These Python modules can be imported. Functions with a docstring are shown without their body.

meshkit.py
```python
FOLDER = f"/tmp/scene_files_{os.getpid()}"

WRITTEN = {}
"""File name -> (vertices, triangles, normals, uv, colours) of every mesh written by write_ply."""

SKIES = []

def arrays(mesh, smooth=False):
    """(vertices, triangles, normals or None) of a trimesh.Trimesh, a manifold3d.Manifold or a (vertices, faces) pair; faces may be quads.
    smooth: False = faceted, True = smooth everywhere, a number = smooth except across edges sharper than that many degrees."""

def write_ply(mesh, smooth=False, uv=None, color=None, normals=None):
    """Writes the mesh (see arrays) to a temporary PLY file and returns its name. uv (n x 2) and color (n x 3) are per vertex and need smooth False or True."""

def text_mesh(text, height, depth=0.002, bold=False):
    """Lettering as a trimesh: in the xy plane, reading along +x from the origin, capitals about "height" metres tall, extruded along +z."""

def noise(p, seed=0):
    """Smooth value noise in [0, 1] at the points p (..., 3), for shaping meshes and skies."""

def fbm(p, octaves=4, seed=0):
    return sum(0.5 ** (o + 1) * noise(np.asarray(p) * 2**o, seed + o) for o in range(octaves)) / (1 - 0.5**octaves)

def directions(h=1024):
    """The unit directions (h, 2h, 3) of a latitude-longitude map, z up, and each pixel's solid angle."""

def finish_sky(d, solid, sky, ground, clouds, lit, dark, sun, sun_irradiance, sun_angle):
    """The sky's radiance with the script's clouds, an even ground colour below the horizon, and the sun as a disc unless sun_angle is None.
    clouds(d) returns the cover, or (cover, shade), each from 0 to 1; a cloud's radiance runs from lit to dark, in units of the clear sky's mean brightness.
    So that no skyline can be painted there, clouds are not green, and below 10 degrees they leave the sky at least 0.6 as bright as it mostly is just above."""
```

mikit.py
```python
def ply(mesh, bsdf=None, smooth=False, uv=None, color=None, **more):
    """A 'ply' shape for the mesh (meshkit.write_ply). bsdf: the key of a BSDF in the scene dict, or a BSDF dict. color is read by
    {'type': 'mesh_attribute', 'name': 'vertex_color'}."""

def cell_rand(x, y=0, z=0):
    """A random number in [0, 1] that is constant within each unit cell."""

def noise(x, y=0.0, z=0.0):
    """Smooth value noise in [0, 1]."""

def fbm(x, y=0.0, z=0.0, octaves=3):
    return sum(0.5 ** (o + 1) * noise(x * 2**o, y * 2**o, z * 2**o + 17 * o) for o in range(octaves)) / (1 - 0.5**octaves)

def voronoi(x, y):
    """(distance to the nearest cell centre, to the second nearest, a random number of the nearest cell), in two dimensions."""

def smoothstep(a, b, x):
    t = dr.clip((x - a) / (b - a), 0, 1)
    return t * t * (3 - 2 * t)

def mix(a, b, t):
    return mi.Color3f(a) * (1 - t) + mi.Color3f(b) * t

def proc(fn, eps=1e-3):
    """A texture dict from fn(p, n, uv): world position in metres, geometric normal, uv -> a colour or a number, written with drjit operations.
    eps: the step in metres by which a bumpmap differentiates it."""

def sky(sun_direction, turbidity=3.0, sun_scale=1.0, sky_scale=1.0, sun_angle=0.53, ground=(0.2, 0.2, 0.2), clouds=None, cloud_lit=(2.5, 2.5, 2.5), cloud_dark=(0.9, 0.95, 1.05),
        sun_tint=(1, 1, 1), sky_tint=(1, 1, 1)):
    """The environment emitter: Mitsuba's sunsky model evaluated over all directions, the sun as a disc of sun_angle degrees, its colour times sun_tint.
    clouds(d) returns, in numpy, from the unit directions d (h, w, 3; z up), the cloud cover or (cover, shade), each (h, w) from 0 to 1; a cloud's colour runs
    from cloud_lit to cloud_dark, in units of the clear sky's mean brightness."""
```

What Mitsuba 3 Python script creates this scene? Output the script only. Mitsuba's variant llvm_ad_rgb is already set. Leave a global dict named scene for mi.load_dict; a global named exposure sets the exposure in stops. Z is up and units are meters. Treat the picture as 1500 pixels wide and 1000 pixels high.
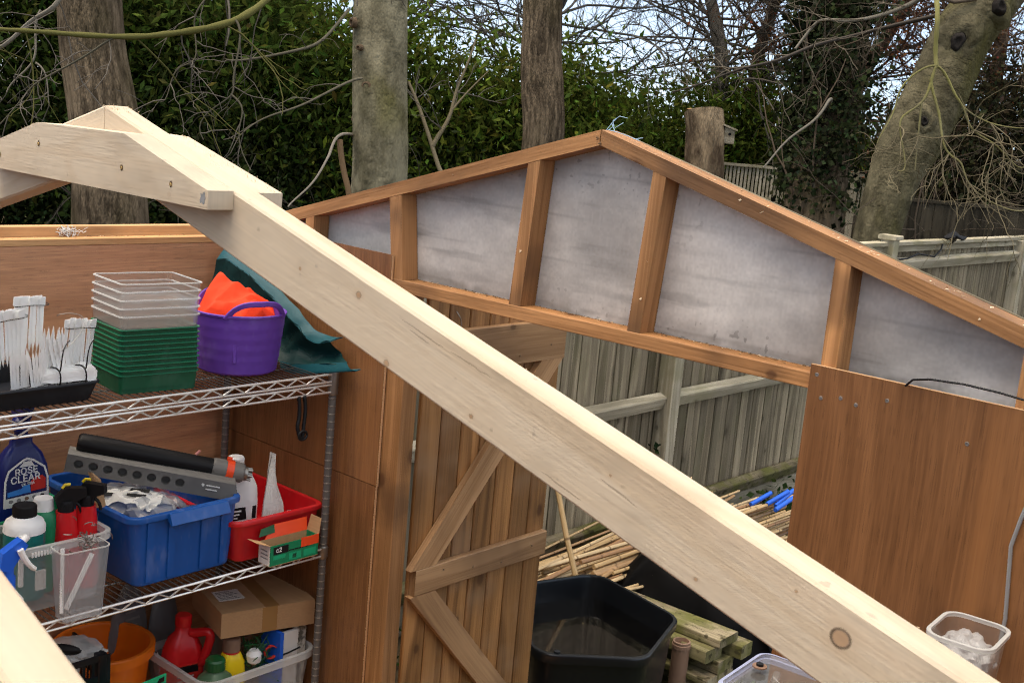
import math, random
import numpy as np, trimesh, mitsuba as mi, drjit as dr, mikit, meshkit
from shapely.geometry import Polygon
from mikit import noise, fbm, cell_rand, smoothstep, mix

# ---------------------------------------------------------------- camera, sky, exposure
T = mi.ScalarTransform4f
EYE = np.array([1.84811, -2.41738, 2.30801])
FWD = np.array([-0.64113157, 0.74523044, -0.18325366])
UP = np.array([-0.18702106, 0.07986692, 0.97910387])
scene, labels = {}, {}
scene['camera'] = {'type': 'thinlens', 'aperture_radius': 0.0010, 'focus_distance': 2.8, 'fov': 46.53, 'fov_axis': 'x', 'near_clip': 0.02, 'far_clip': 500.0,
                   'to_world': T().look_at(origin=EYE.tolist(), target=(EYE + FWD).tolist(), up=UP.tolist())}


def cloud_cover(d):
    a, el = np.arctan2(d[..., 1], d[..., 0]), np.arcsin(np.clip(d[..., 2], -1, 1))
    n = sum(w * np.sin(a * f + 1.7 * f + 2 * np.sin(el * g + f)) * np.sin(el * g + 0.6 * f) for f, g, w in ((3, 5, .5), (7, 11, .35), (13, 17, .2), (23, 31, .12)))
    cover = np.clip(0.86 + 0.55 * n, 0.25, 1.0)
    low = np.clip((np.degrees(el) - 8) / 14, 0, 1)
    return cover * (0.36 + 0.64 * low), np.clip(0.25 + 0.3 * n, 0, 1)


scene['sky'] = mikit.sky([-0.10, -0.30, 0.95], turbidity=3, sun_scale=0.36, sun_angle=50, sky_scale=1.0, clouds=cloud_cover,
                         cloud_lit=(2.2, 2.2, 2.2), cloud_dark=(1.35, 1.4, 1.5), ground=(0.12, 0.11, 0.09))
exposure = 2.86

# ---------------------------------------------------------------- materials
NT = 64            # tones: a piece's number is kept in its v coordinate (8 per piece)


def split_uv(uv):
    k = dr.floor(uv.y / 8.0)
    return uv.x, uv.y - 8.0 * k, k


def wood(dark, light, streak=(0.5, 0.5, 0.5), tonevar=0.3, fine=1.0, knots=0.35, blotch=0.25, dirt=None, dirt_amt=0.0):
    """Sawn timber: grain along u, the piece's own tone from its number."""
    def fn(p, n, uv):
        u, v, k = split_uv(uv)
        t = cell_rand(k, 3.0, 5.0)
        warp = fbm(u * 1.3 + k * 3.7, v * 7.0, k, 2)
        lines = noise(u * 0.9 + k, v * 75.0 * fine + warp * 7.0, k * 2.1)
        hair = noise(u * 7.0, v * 420.0 * fine + warp * 12.0, k + 9.0)
        g = 0.55 * lines + 0.25 * hair + 0.2 * warp
        c = mix(dark, light, smoothstep(0.15, 0.85, g)) * (1 - tonevar + 2 * tonevar * t)
        c = c * (1 - blotch + 2 * blotch * fbm(u * 2.6 + 5 * k, v * 5.0, 3.0 + k, 3))
        if knots > 0:
            cu, cv = dr.floor(u / 0.31), dr.floor(v / 0.075)
            on = cell_rand(cu, cv, k) < knots
            ku, kv = (cu + 0.25 + 0.5 * cell_rand(cu, cv, k + 70.0)) * 0.31, (cv + 0.35 + 0.3 * cell_rand(cu, cv, k + 90.0)) * 0.075
            d = dr.sqrt(dr.square((u - ku) / 1.5) + dr.square(v - kv))
            r = 0.006 + 0.009 * cell_rand(cu, cv, k + 40.0)
            kn = dr.select(on, smoothstep(r * 1.5, r * 0.6, d), 0)
            halo = dr.select(on, smoothstep(r * 4.0, r, d) * 0.25, 0)
            c = mix(c * (1 - halo), mi.Color3f(dark) * mi.Color3f(streak), kn * 0.75)
        if dirt is not None:
            m = smoothstep(0.5, 0.75, fbm(p.x * 3.1 + k, p.y * 3.1, p.z * 2.0 + u * 2.0, 4)) * dirt_amt
            c = mix(c, dirt, m)
        return c
    return fn


def bumped(key, bsdf, fn, scale):
    scene[key] = {'type': 'bumpmap', 'arbitrary': mikit.proc(fn, eps=6e-4), 'scale': scale, 'bsdf': bsdf}


def principled(color, rough=0.6, spec=0.4, **more):
    c = mikit.proc(color) if callable(color) else color if isinstance(color, dict) else {'type': 'rgb', 'value': list(color)}
    return {'type': 'principled', 'base_color': c, 'roughness': rough, 'specular': spec, **more}


def two(b):
    return {'type': 'twosided', 'bsdf': b}


def plain(key, color, rough=0.45, spec=0.5, **more):
    scene[key] = two(principled(color, rough, spec, **more))


KN = np.array([[.659, 2.058, .0045], [.722, 1.977, .0045], [1.394, 1.838, .0092], [.881, 1.942, .0028], [.533, 2.075, .0022], [1.62, 1.80, .007], [.27, 2.15, .004], [1.341, 1.869, .0016], [1.225, 1.843, .0022], [1.10, 1.925, .0015], [1.19, 1.822, .0014]])
CR = np.array([[.741, 2.042, .824, 2.018], [.837, 2.015, .909, 1.997], [1.087, 1.918, 1.141, 1.899], [1.0, 1.903, 1.062, 1.885], [.76, 2.03, .80, 2.018]])


def pine(p, n, uv):
    u, v, k = split_uv(uv)
    warp = fbm(u * 2.2 + k * 3.7, v * 9.0, k, 3)
    lines = noise(u * 0.5 + k, v * 38.0 + warp * 15.0, k * 2.1)
    hair = noise(u * 3.5, v * 420.0 + warp * 20.0, k + 9.0)
    band = smoothstep(0.55, 0.98, lines) * (0.55 + 0.6 * noise(u * 0.7, v * 30.0, k + 5.0))
    c = mix((0.56, 0.46, 0.335), (0.475, 0.355, 0.225), band * 0.6)
    c = c * (0.95 + 0.08 * hair) * (0.9 + 0.2 * fbm(u * 2.0 + k, v * 8.0, k + 4.0, 3))
    c = mix(c, (0.60, 0.42, 0.26), smoothstep(0.56, 0.8, fbm(u * 1.4 + 9.0, v * 16.0, k + 2.0, 3)) * 0.4)
    c = c * (1 - 0.16 * smoothstep(0.52, 0.72, fbm(p.x * 7.0 + k, p.y * 7.0, p.z * 9.0, 4))) * (1 - 0.25 * smoothstep(0.80, 0.92, fbm(p.x * 60.0, p.y * 60.0, p.z * 60.0, 2)))
    side = smoothstep(-1.33, -1.345, p.y) * smoothstep(0.35, 0.45, p.x)
    for x, z, r in KN:
        ang = 0.28
        a, b = (p.x - x) * math.cos(ang) - (p.z - z) * math.sin(ang), (p.x - x) * math.sin(ang) + (p.z - z) * math.cos(ang)
        d = dr.sqrt(dr.square(a / 1.1) + dr.square(b)) / r
        ring = smoothstep(0.72, 0.98, d) * smoothstep(1.3, 1.02, d)
        core = smoothstep(1.0, 0.75, d)
        halo = smoothstep(3.2, 1.0, d) * 0.22
        wide = smoothstep(-1.2, -1.32, p.y) * smoothstep(-1.42, -1.37, p.y)
        c = mix(c, (0.46, 0.31, 0.18), halo * wide)
        c = mix(c, (0.36, 0.21, 0.11), core * 0.75 * wide)
        c = mix(c, (0.055, 0.028, 0.013), ring * (0.9 if r > 0.008 else 0.5) * (0.75 + 0.25 * noise(p.x * 300.0, p.z * 300.0)) * wide)
    for x0, z0, x1, z1 in CR:
        ex, ez = x1 - x0, z1 - z0
        ll = ex * ex + ez * ez
        t = dr.clip(((p.x - x0) * ex + (p.z - z0) * ez) / ll, 0, 1)
        d = dr.sqrt(dr.square(p.x - x0 - t * ex) + dr.square(p.z - z0 - t * ez + 0.002 * (noise(p.x * 90.0) - 0.5)))
        w = 0.0011 * (0.25 + t * (1 - t) * 3.0)
        c = mix(c, (0.09, 0.05, 0.025), smoothstep(w * 1.6, w * 0.4, d) * 0.4 * smoothstep(-1.33, -1.35, p.y))
    return c


def pine_relief(p, n, uv):
    u, v, k = split_uv(uv)
    return 0.6 * noise(u * 30.0, v * 500.0, k) + 0.4 * noise(u * 160.0, v * 160.0, k + 3.0)


bumped('pine', two(principled(pine, 0.62, 0.35)), pine_relief, 0.0005)
frame_fn = wood((0.205, 0.092, 0.030), (0.43, 0.215, 0.086), (0.35, 0.3, 0.3), 0.2, 0.8, 0.25, 0.3, (0.06, 0.03, 0.014), 0.55)


def frame_relief(p, n, uv):
    u, v, k = split_uv(uv)
    return 0.7 * noise(u * 14.0, v * 330.0, k) + 0.3 * noise(u * 90.0, v * 120.0, k + 3.0)


bumped('frame_wood', two(principled(frame_fn, 0.6, 0.35)), frame_relief, 0.0009)
door_fn = wood((0.145, 0.063, 0.018), (0.35, 0.17, 0.058), (0.4, 0.32, 0.3), 0.24, 0.6, 0.3, 0.45, (0.26, 0.16, 0.09), 0.5)
bumped('door_wood', two(principled(door_fn, 0.5, 0.4)), frame_relief, 0.0012)
ledge_fn = wood((0.22, 0.115, 0.048), (0.40, 0.235, 0.115), (0.4, 0.35, 0.3), 0.2, 0.7, 0.35, 0.3, (0.13, 0.07, 0.035), 0.5)
bumped('ledge_wood', two(principled(ledge_fn, 0.6, 0.35)), frame_relief, 0.001)


def ply_fn(dark, light, scale):
    def fn(p, n, uv):
        u, v, k = split_uv(uv)
        w = fbm(u * 0.9 + k, v * 2.5, k, 3)
        a = noise(u * 1.2, v * 30.0 * scale + w * 9.0, k)
        b = noise(u * 6.0, v * 190.0 * scale + w * 14.0, k + 2.0)
        h = noise(u * 22.0, v * 500.0, k + 5.0)
        c = mix(dark, light, smoothstep(0.1, 0.95, 0.3 * a + 0.35 * b + 0.35 * w))
        c = c * (0.86 + 0.22 * h) * (0.84 + 0.32 * fbm(u * 1.7 + 3.0, v * 2.6, k + 6.0, 4))
        stain = smoothstep(0.6, 0.78, fbm(u * 3.0 + 11.0, v * 9.0, k + 1.0, 3))
        pore = smoothstep(0.74, 0.9, noise(u * 22.0, v * 620.0, k + 8.0))
        c = c * (1 - 0.22 * pore)
        broad = smoothstep(0.58, 0.9, noise(u * 0.8 + k, v * 9.0, k + 3.0)) * (0.4 + 0.6 * noise(u * 2.0, v * 60.0, k + 4.0))
        c = mix(c, mi.Color3f(light) * mi.Color3f(1.35, 1.3, 1.15), broad * 0.55)
        return mix(c, mi.Color3f(dark) * 0.55, stain * 0.4)
    return fn


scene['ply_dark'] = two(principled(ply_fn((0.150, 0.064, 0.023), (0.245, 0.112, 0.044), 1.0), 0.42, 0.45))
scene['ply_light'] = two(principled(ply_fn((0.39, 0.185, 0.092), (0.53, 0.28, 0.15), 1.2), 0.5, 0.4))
bumped('pale_frame', two(principled(wood((0.42, 0.21, 0.085), (0.62, 0.36, 0.16), (0.35, 0.3, 0.3), 0.15, 0.8, 0.2, 0.3, (0.16, 0.08, 0.04), 0.4), 0.6, 0.35)), frame_relief, 0.0009)
plain('ply_edge', (0.55, 0.33, 0.17), 0.7)


def lining(p, n, uv):
    m = fbm(p.x * 3.0, p.z * 5.0, 2.0, 5)
    fib = noise(p.x * 160.0, p.z * 150.0, 1.0)
    str_ = noise(p.x * 260.0, p.z * 14.0, 4.0)
    c = mix((0.325, 0.305, 0.29), (0.55, 0.52, 0.49), smoothstep(0.25, 0.72, m))
    c = c * (0.90 + 0.12 * fib + 0.04 * str_) * (0.82 + 0.36 * fbm(p.x * 9.0, p.z * 16.0, 6.0, 4))
    smear = smoothstep(0.52, 0.78, fbm(p.x * 4.0, p.z * 34.0, 12.0, 4)) * smoothstep(0.35, 0.65, fbm(p.x * 2.0, p.z * 2.5, 14.0, 2))
    c = c * (1 - 0.34 * smear)
    # joints of the boards behind showing through, every 0.12 m, uneven
    zz = (p.z + 0.006 * (fbm(p.x * 4.0, 7.0, 0.0, 2) - 0.5)) / 0.118
    row = dr.floor(zz)
    fr = dr.abs(zz - row - 0.5)
    joint = smoothstep(0.06, 0.0, fr) * smoothstep(0.35, 0.7, noise(p.x * 5.0, row * 3.0)) * 0.16
    c = c * (1 - joint)
    spot = smoothstep(0.74, 0.82, fbm(p.x * 70.0, p.z * 70.0, 8.0, 2)) * smoothstep(0.5, 0.75, fbm(p.x * 2.2, p.z * 4.0, 9.0, 2))
    c = c * (1 - 0.35 * spot)
    grime = smoothstep(0.055, 0.0, p.z - 1.815) * smoothstep(0.3, 0.65, fbm(p.x * 14.0, p.z * 20.0, 3.0, 3))
    return mix(c, (0.05, 0.04, 0.03), grime * 0.4)


def lining_relief(p, n, uv):
    zz = p.z / 0.118
    fr = dr.abs(zz - dr.floor(zz) - 0.5)
    return 0.35 * fbm(p.x * 7.0, p.z * 12.0, 1.0, 3) + 0.10 * noise(p.x * 170.0, p.z * 170.0) - 0.05 * smoothstep(0.08, 0.0, fr)


bumped('lining', two(principled(lining, 0.9, 0.2)), lining_relief, 0.006)
fence_fn = wood((0.115, 0.092, 0.057), (0.315, 0.262, 0.178), (0.5, 0.5, 0.5), 0.36, 0.9, 0.12, 0.4, (0.11, 0.108, 0.045), 0.3)
bumped('fence_wood', two(principled(fence_fn, 0.85, 0.2)), frame_relief, 0.002)
rail_fn = wood((0.24, 0.21, 0.145), (0.48, 0.43, 0.32), (0.5, 0.5, 0.45), 0.15, 0.6, 0.2, 0.4, (0.20, 0.19, 0.10), 0.6)
bumped('rail_wood', two(principled(rail_fn, 0.85, 0.2)), frame_relief, 0.002)
moss_fn = wood((0.095, 0.076, 0.045), (0.29, 0.245, 0.165), (0.5, 0.5, 0.4), 0.3, 0.9, 0.2, 0.6, (0.10, 0.105, 0.026), 0.9)
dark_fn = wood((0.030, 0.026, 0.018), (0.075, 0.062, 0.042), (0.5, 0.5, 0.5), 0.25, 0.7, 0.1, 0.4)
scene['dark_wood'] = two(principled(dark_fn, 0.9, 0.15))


def mossy(p, n, uv):
    c = moss_fn(p, n, uv)
    m = smoothstep(0.40, 0.58, fbm(p.x * 13.0, p.y * 16.0, p.z * 13.0, 4))
    c = mix(c, mi.Color3f(0.088, 0.088, 0.022) * (0.7 + 0.7 * noise(p.x * 120.0, p.y * 120.0, p.z * 120.0)), m * 0.6)
    return mix(c, (0.035, 0.030, 0.016), smoothstep(0.60, 0.72, fbm(p.x * 34.0, p.y * 42.0, p.z * 34.0 + 5.0, 3)) * 0.8)


scene['mossy_wood'] = two(principled(mossy, 0.9, 0.15))


def cane_fn(p, n, uv):
    u, v, k = split_uv(uv)
    t, s = cell_rand(k, 1.0), cell_rand(k, 2.0)
    c = mix(mix((0.42, 0.285, 0.135), (0.52, 0.40, 0.235), t), (0.27, 0.15, 0.07), smoothstep(0.66, 0.9, s))
    c = c * (0.72 + 0.5 * fbm(u * 6.0, v * 90.0, k, 3))
    seg = u / 0.23 + s
    f = dr.abs(seg - dr.floor(seg) - 0.5)
    return mix(c, (0.11, 0.065, 0.03), smoothstep(0.035, 0.01, f) * 0.8)


scene['cane'] = two(principled(cane_fn, 0.45, 0.4))


def bark(dark, light, moss, amt, sx, sz):
    def fn(p, n, uv):
        a = fbm(uv.y * sx, uv.x * sz, 3.0, 4)
        b = fbm(p.x * 3.0, p.y * 3.0, p.z * 1.4, 3)
        f = noise(uv.y * sx * 9.0, uv.x * sz * 9.0, 1.0)
        c = mix(dark, light, smoothstep(0.25, 0.75, 0.6 * a + 0.3 * b + 0.1 * f))
        m = smoothstep(0.42, 0.68, fbm(p.x * 2.3, p.y * 2.3, p.z * 1.1 + 4.0, 4)) * amt
        return mix(c, mi.Color3f(moss) * (0.7 + 0.6 * f), m)
    return fn


def relief(sx, sz):
    def fn(p, n, uv):
        a = fbm(uv.y * sx, uv.x * sz, 3.0, 4)
        return dr.abs(a - 0.5) * 2.0 + 0.3 * noise(uv.y * sx * 6.0, uv.x * sz * 6.0, 1.0)
    return fn


bumped('bark_beech', two(principled(bark((0.07, 0.062, 0.036), (0.24, 0.215, 0.14), (0.082, 0.076, 0.017), 0.85, 10.0, 6.0), 0.85, 0.2)), relief(14.0, 14.0), 0.010)
bumped('bark_rough', two(principled(bark((0.042, 0.031, 0.020), (0.20, 0.152, 0.10), (0.075, 0.062, 0.025), 0.35, 40.0, 7.0), 0.9, 0.15)), relief(44.0, 9.0), 0.03)

bumped('bark_olive', two(principled(bark((0.042, 0.036, 0.019), (0.14, 0.122, 0.072), (0.066, 0.060, 0.013), 0.85, 11.0, 9.0), 0.85, 0.2)), relief(18.0, 22.0), 0.016)
bumped('bark_stump', two(principled(bark((0.08, 0.055, 0.036), (0.38, 0.29, 0.185), (0.055, 0.036, 0.022), 0.8, 11.0, 5.0), 0.9, 0.15)), relief(18.0, 4.0), 0.03)


def ground_fn(p, n, uv):
    a = fbm(p.x * 1.4, p.y * 1.4, 0.0, 4)
    b = fbm(p.x * 14.0, p.y * 14.0, 3.0, 3)
    c = mix((0.045, 0.034, 0.022), (0.11, 0.08, 0.045), b)
    return mix(c, (0.045, 0.055, 0.018), smoothstep(0.5, 0.66, a) * 0.8)


scene['soil'] = two(principled(ground_fn, 0.95, 0.1))


def card_fn(p, n, uv):
    return mi.Color3f(0.40, 0.245, 0.125) * (0.88 + 0.14 * noise(p.x * 9.0, p.y * 220.0, p.z * 220.0) + 0.1 * fbm(p.x * 6.0, p.y * 6.0, p.z * 6.0, 3))


scene['cardboard'] = two(principled(card_fn, 0.75, 0.25))


def scuffed(color, amt=0.25, rough=0.38, spec=0.5):
    def fn(p, n, uv):
        s = fbm(p.x * 22.0, p.y * 22.0, p.z * 9.0, 4)
        w = noise(p.x * 120.0, p.y * 120.0, p.z * 24.0)
        pale = smoothstep(0.52, 0.8, s) * amt + smoothstep(0.8, 0.95, w) * amt * 0.5
        return mix(mi.Color3f(color) * (0.85 + 0.3 * s), mi.Color3f(color) * 0.5 + 0.22, pale)
    return two(principled(fn, rough, spec))


scene['blue_plastic'] = scuffed((0.006, 0.072, 0.30), 0.24)
scene['purple_plastic'] = scuffed((0.11, 0.038, 0.32), 0.14, 0.48)
scene['red_plastic'] = scuffed((0.48, 0.008, 0.012), 0.10)
scene['orange_plastic'] = scuffed((0.72, 0.16, 0.008), 0.08)
scene['green_plastic'] = scuffed((0.002, 0.068, 0.030), 0.09, 0.40)
scene['black_plastic'] = scuffed((0.004, 0.005, 0.008), 0.03, 0.42, 0.35)
scene['grey_plastic'] = scuffed((0.155, 0.15, 0.14), 0.12, 0.5)
plain('teal_plastic', (0.006, 0.066, 0.082), 0.5, 0.3)
plain('teal_dark', (0.004, 0.030, 0.030), 0.5, 0.25)
plain('navy_plastic', (0.006, 0.014, 0.12), 0.3)
plain('label_navy', (0.010, 0.02, 0.10), 0.35)
plain('label_white', (0.72, 0.72, 0.70), 0.5)
plain('label_red', (0.55, 0.03, 0.02), 0.4)
plain('label_blue', (0.04, 0.22, 0.62), 0.4)
plain('white_plastic', (0.80, 0.80, 0.78), 0.35)
plain('paper', (0.66, 0.65, 0.61), 0.8)
plain('print_grey', (0.22, 0.22, 0.22), 0.8)
plain('black', (0.007, 0.007, 0.008), 0.5, 0.25)
plain('bright_red', (0.60, 0.012, 0.016), 0.3)
plain('bright_green', (0.004, 0.19, 0.08), 0.38)
plain('sack_grey', (0.16, 0.16, 0.17), 0.55)
plain('inner_steel', (0.05, 0.048, 0.045), 0.5)  # shelf wire coloured dark for the shadow between the shelves
plain('post_steel', (0.10, 0.095, 0.09), 0.4)
plain('punnet_rim', (0.012, 0.14, 0.07), 0.3)  # lighter than the body: the highlight along the edge, put into the colour
scene['trough_plastic'] = two(principled((0.005, 0.006, 0.008), 0.28, 0.5))
plain('mint_green', (0.006, 0.33, 0.15), 0.4)
plain('dark_green', (0.010, 0.085, 0.025), 0.35)
plain('sage_green', (0.07, 0.14, 0.075), 0.45)
plain('yellow_plastic', (0.80, 0.60, 0.01), 0.3)
plain('teal_liquid', (0.006, 0.14, 0.13), 0.2)
plain('bright_blue', (0.012, 0.11, 0.62), 0.35)
plain('orange_bit', (0.80, 0.07, 0.015), 0.4)
plain('tape', (0.30, 0.165, 0.06), 0.25)
plain('pink_bit', (0.60, 0.25, 0.22), 0.5)
plain('twine', (0.30, 0.45, 0.60), 0.7)
plain('chip', (0.70, 0.55, 0.36), 0.7)
plain('debris', (0.10, 0.065, 0.035), 0.9)
plain('cobweb', (0.62, 0.62, 0.60), 0.8)
plain('pebble', (0.33, 0.31, 0.28), 0.8)
plain('cable_grey', (0.24, 0.24, 0.24), 0.5)
plain('rust', (0.20, 0.12, 0.08), 0.7)
plain('silt', (0.008, 0.005, 0.003), 0.9)
scene['orange_cloth'] = two(principled((0.86, 0.055, 0.014), 0.75, 0.2, sheen=0.4))
scene['chrome'] = two(principled((0.80, 0.79, 0.76), 0.32, 0.5, metallic=0.75))
scene['dull_steel'] = two(principled((0.30, 0.29, 0.27), 0.38, 0.5, metallic=0.9))
scene['brass'] = two(principled((0.45, 0.30, 0.12), 0.4, 0.5, metallic=0.8))
scene['clear_plastic'] = {'type': 'blendbsdf', 'weight': 0.09, 'a': {'type': 'thindielectric', 'int_ior': 1.4}, 'b': two(principled((0.62, 0.62, 0.60), 0.3, 0.5))}
scene['milky_plastic'] = {'type': 'blendbsdf', 'weight': 0.24, 'a': {'type': 'thindielectric', 'int_ior': 1.4}, 'b': two(principled((0.50, 0.54, 0.56), 0.35, 0.5))}
scene['clear_rim'] = {'type': 'blendbsdf', 'weight': 0.5, 'a': {'type': 'thindielectric', 'int_ior': 1.4}, 'b': two(principled((0.66, 0.67, 0.65), 0.3, 0.5))}
scene['blue_rim'] = {'type': 'blendbsdf', 'weight': 0.65, 'a': {'type': 'thindielectric', 'int_ior': 1.4}, 'b': two(principled((0.42, 0.47, 0.68), 0.3, 0.5))}
scene['film'] = {'type': 'blendbsdf', 'weight': 0.40, 'a': {'type': 'thindielectric', 'int_ior': 1.45}, 'b': two(principled((0.60, 0.60, 0.60), 0.12, 0.6))}
scene['water_surface'] = {'type': 'dielectric', 'int_ior': 1.33, 'ext_ior': 1.0}
scene['sheet_black'] = two(principled((0.0025, 0.0025, 0.003), 0.55, 0.12))
vc = {'type': 'mesh_attribute', 'name': 'vertex_color'}
scene['leaf'] = {'type': 'principledthin', 'base_color': vc, 'roughness': 0.5, 'diff_trans': 0.6, 'spec_trans': 0.0, 'eta': 1.4}
scene['twig'] = two(principled(vc, 0.85, 0.2))

# ---------------------------------------------------------------- meshes
TONE = [0]


def tone(k=None):
    TONE[0] += 1
    return 8.0 * ((TONE[0] * 23 if k is None else k) % NT) + 2.0


class MB:
    def __init__(s):
        s.v, s.f, s.t, s.n = [], [], [], 0

    def add(s, v, f, t=None):
        v, f = np.asarray(v, float), np.asarray(f, int)
        if len(f) == 0:
            return s
        if f.shape[1] == 4:
            f = np.vstack([f[:, [0, 1, 2]], f[:, [0, 2, 3]]])
        s.v.append(v); s.f.append(f + s.n); s.t.append(np.zeros((len(v), 2)) if t is None else np.asarray(t, float)); s.n += len(v)
        return s

    def out(s):
        return np.vstack(s.v), np.vstack(s.f), np.vstack(s.t)


def unit(a):
    a = np.asarray(a, float)
    return a / (np.linalg.norm(a) + 1e-12)


def timber(p0, p1, w, h, up=(0, 0, 1), c=0.002, mb=None, k=None, seg=1, ends=None):
    """A squared timber from p0 to p1: w across, h along up; arrises eased by c. uv: along the grain, around the piece."""
    mb = mb or MB()
    p0, p1 = np.asarray(p0, float), np.asarray(p1, float)
    a = unit(p1 - p0); s = unit(np.cross(a, up)); q = np.cross(s, a)
    W, H = w / 2, h / 2
    prof = [(-W + c, -H), (W - c, -H), (W, -H + c), (W, H - c), (W - c, H), (-W + c, H), (-W, H - c), (-W, -H + c)] if c else [(-W, -H), (W, -H), (W, H), (-W, H)]
    n, L, v0, u0 = len(prof), np.linalg.norm(p1 - p0), tone(k), (TONE[0] * 0.377) % 1.0
    per = np.concatenate([[0], np.cumsum([np.hypot(prof[(i + 1) % n][0] - prof[i][0], prof[(i + 1) % n][1] - prof[i][1]) for i in range(n)])])
    for j in range(seg):
        for i in range(n):
            m = (i + 1) % n
            pts, uv = [], []
            for (e, jj, vv) in ((i, j, per[i]), (m, j, per[i + 1]), (m, j + 1, per[i + 1]), (i, j + 1, per[i])):
                pts.append(p0 + (p1 - p0) * jj / seg + s * prof[e][0] + q * prof[e][1]); uv.append((u0 + L * jj / seg, v0 + vv))
            mb.add(pts, [[0, 1, 2, 3]], uv)
    for end, o in ((p0, 1), (p1, 0)):
        pts = [end + s * x + q * y for x, y in prof]
        f = [[0, i, i + 1] if not o else [0, i + 1, i] for i in range(1, n - 1)]
        mb.add(pts, f, [(u0 + y * 0.25, v0 + 1 + x) for x, y in prof])
    return mb


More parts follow.
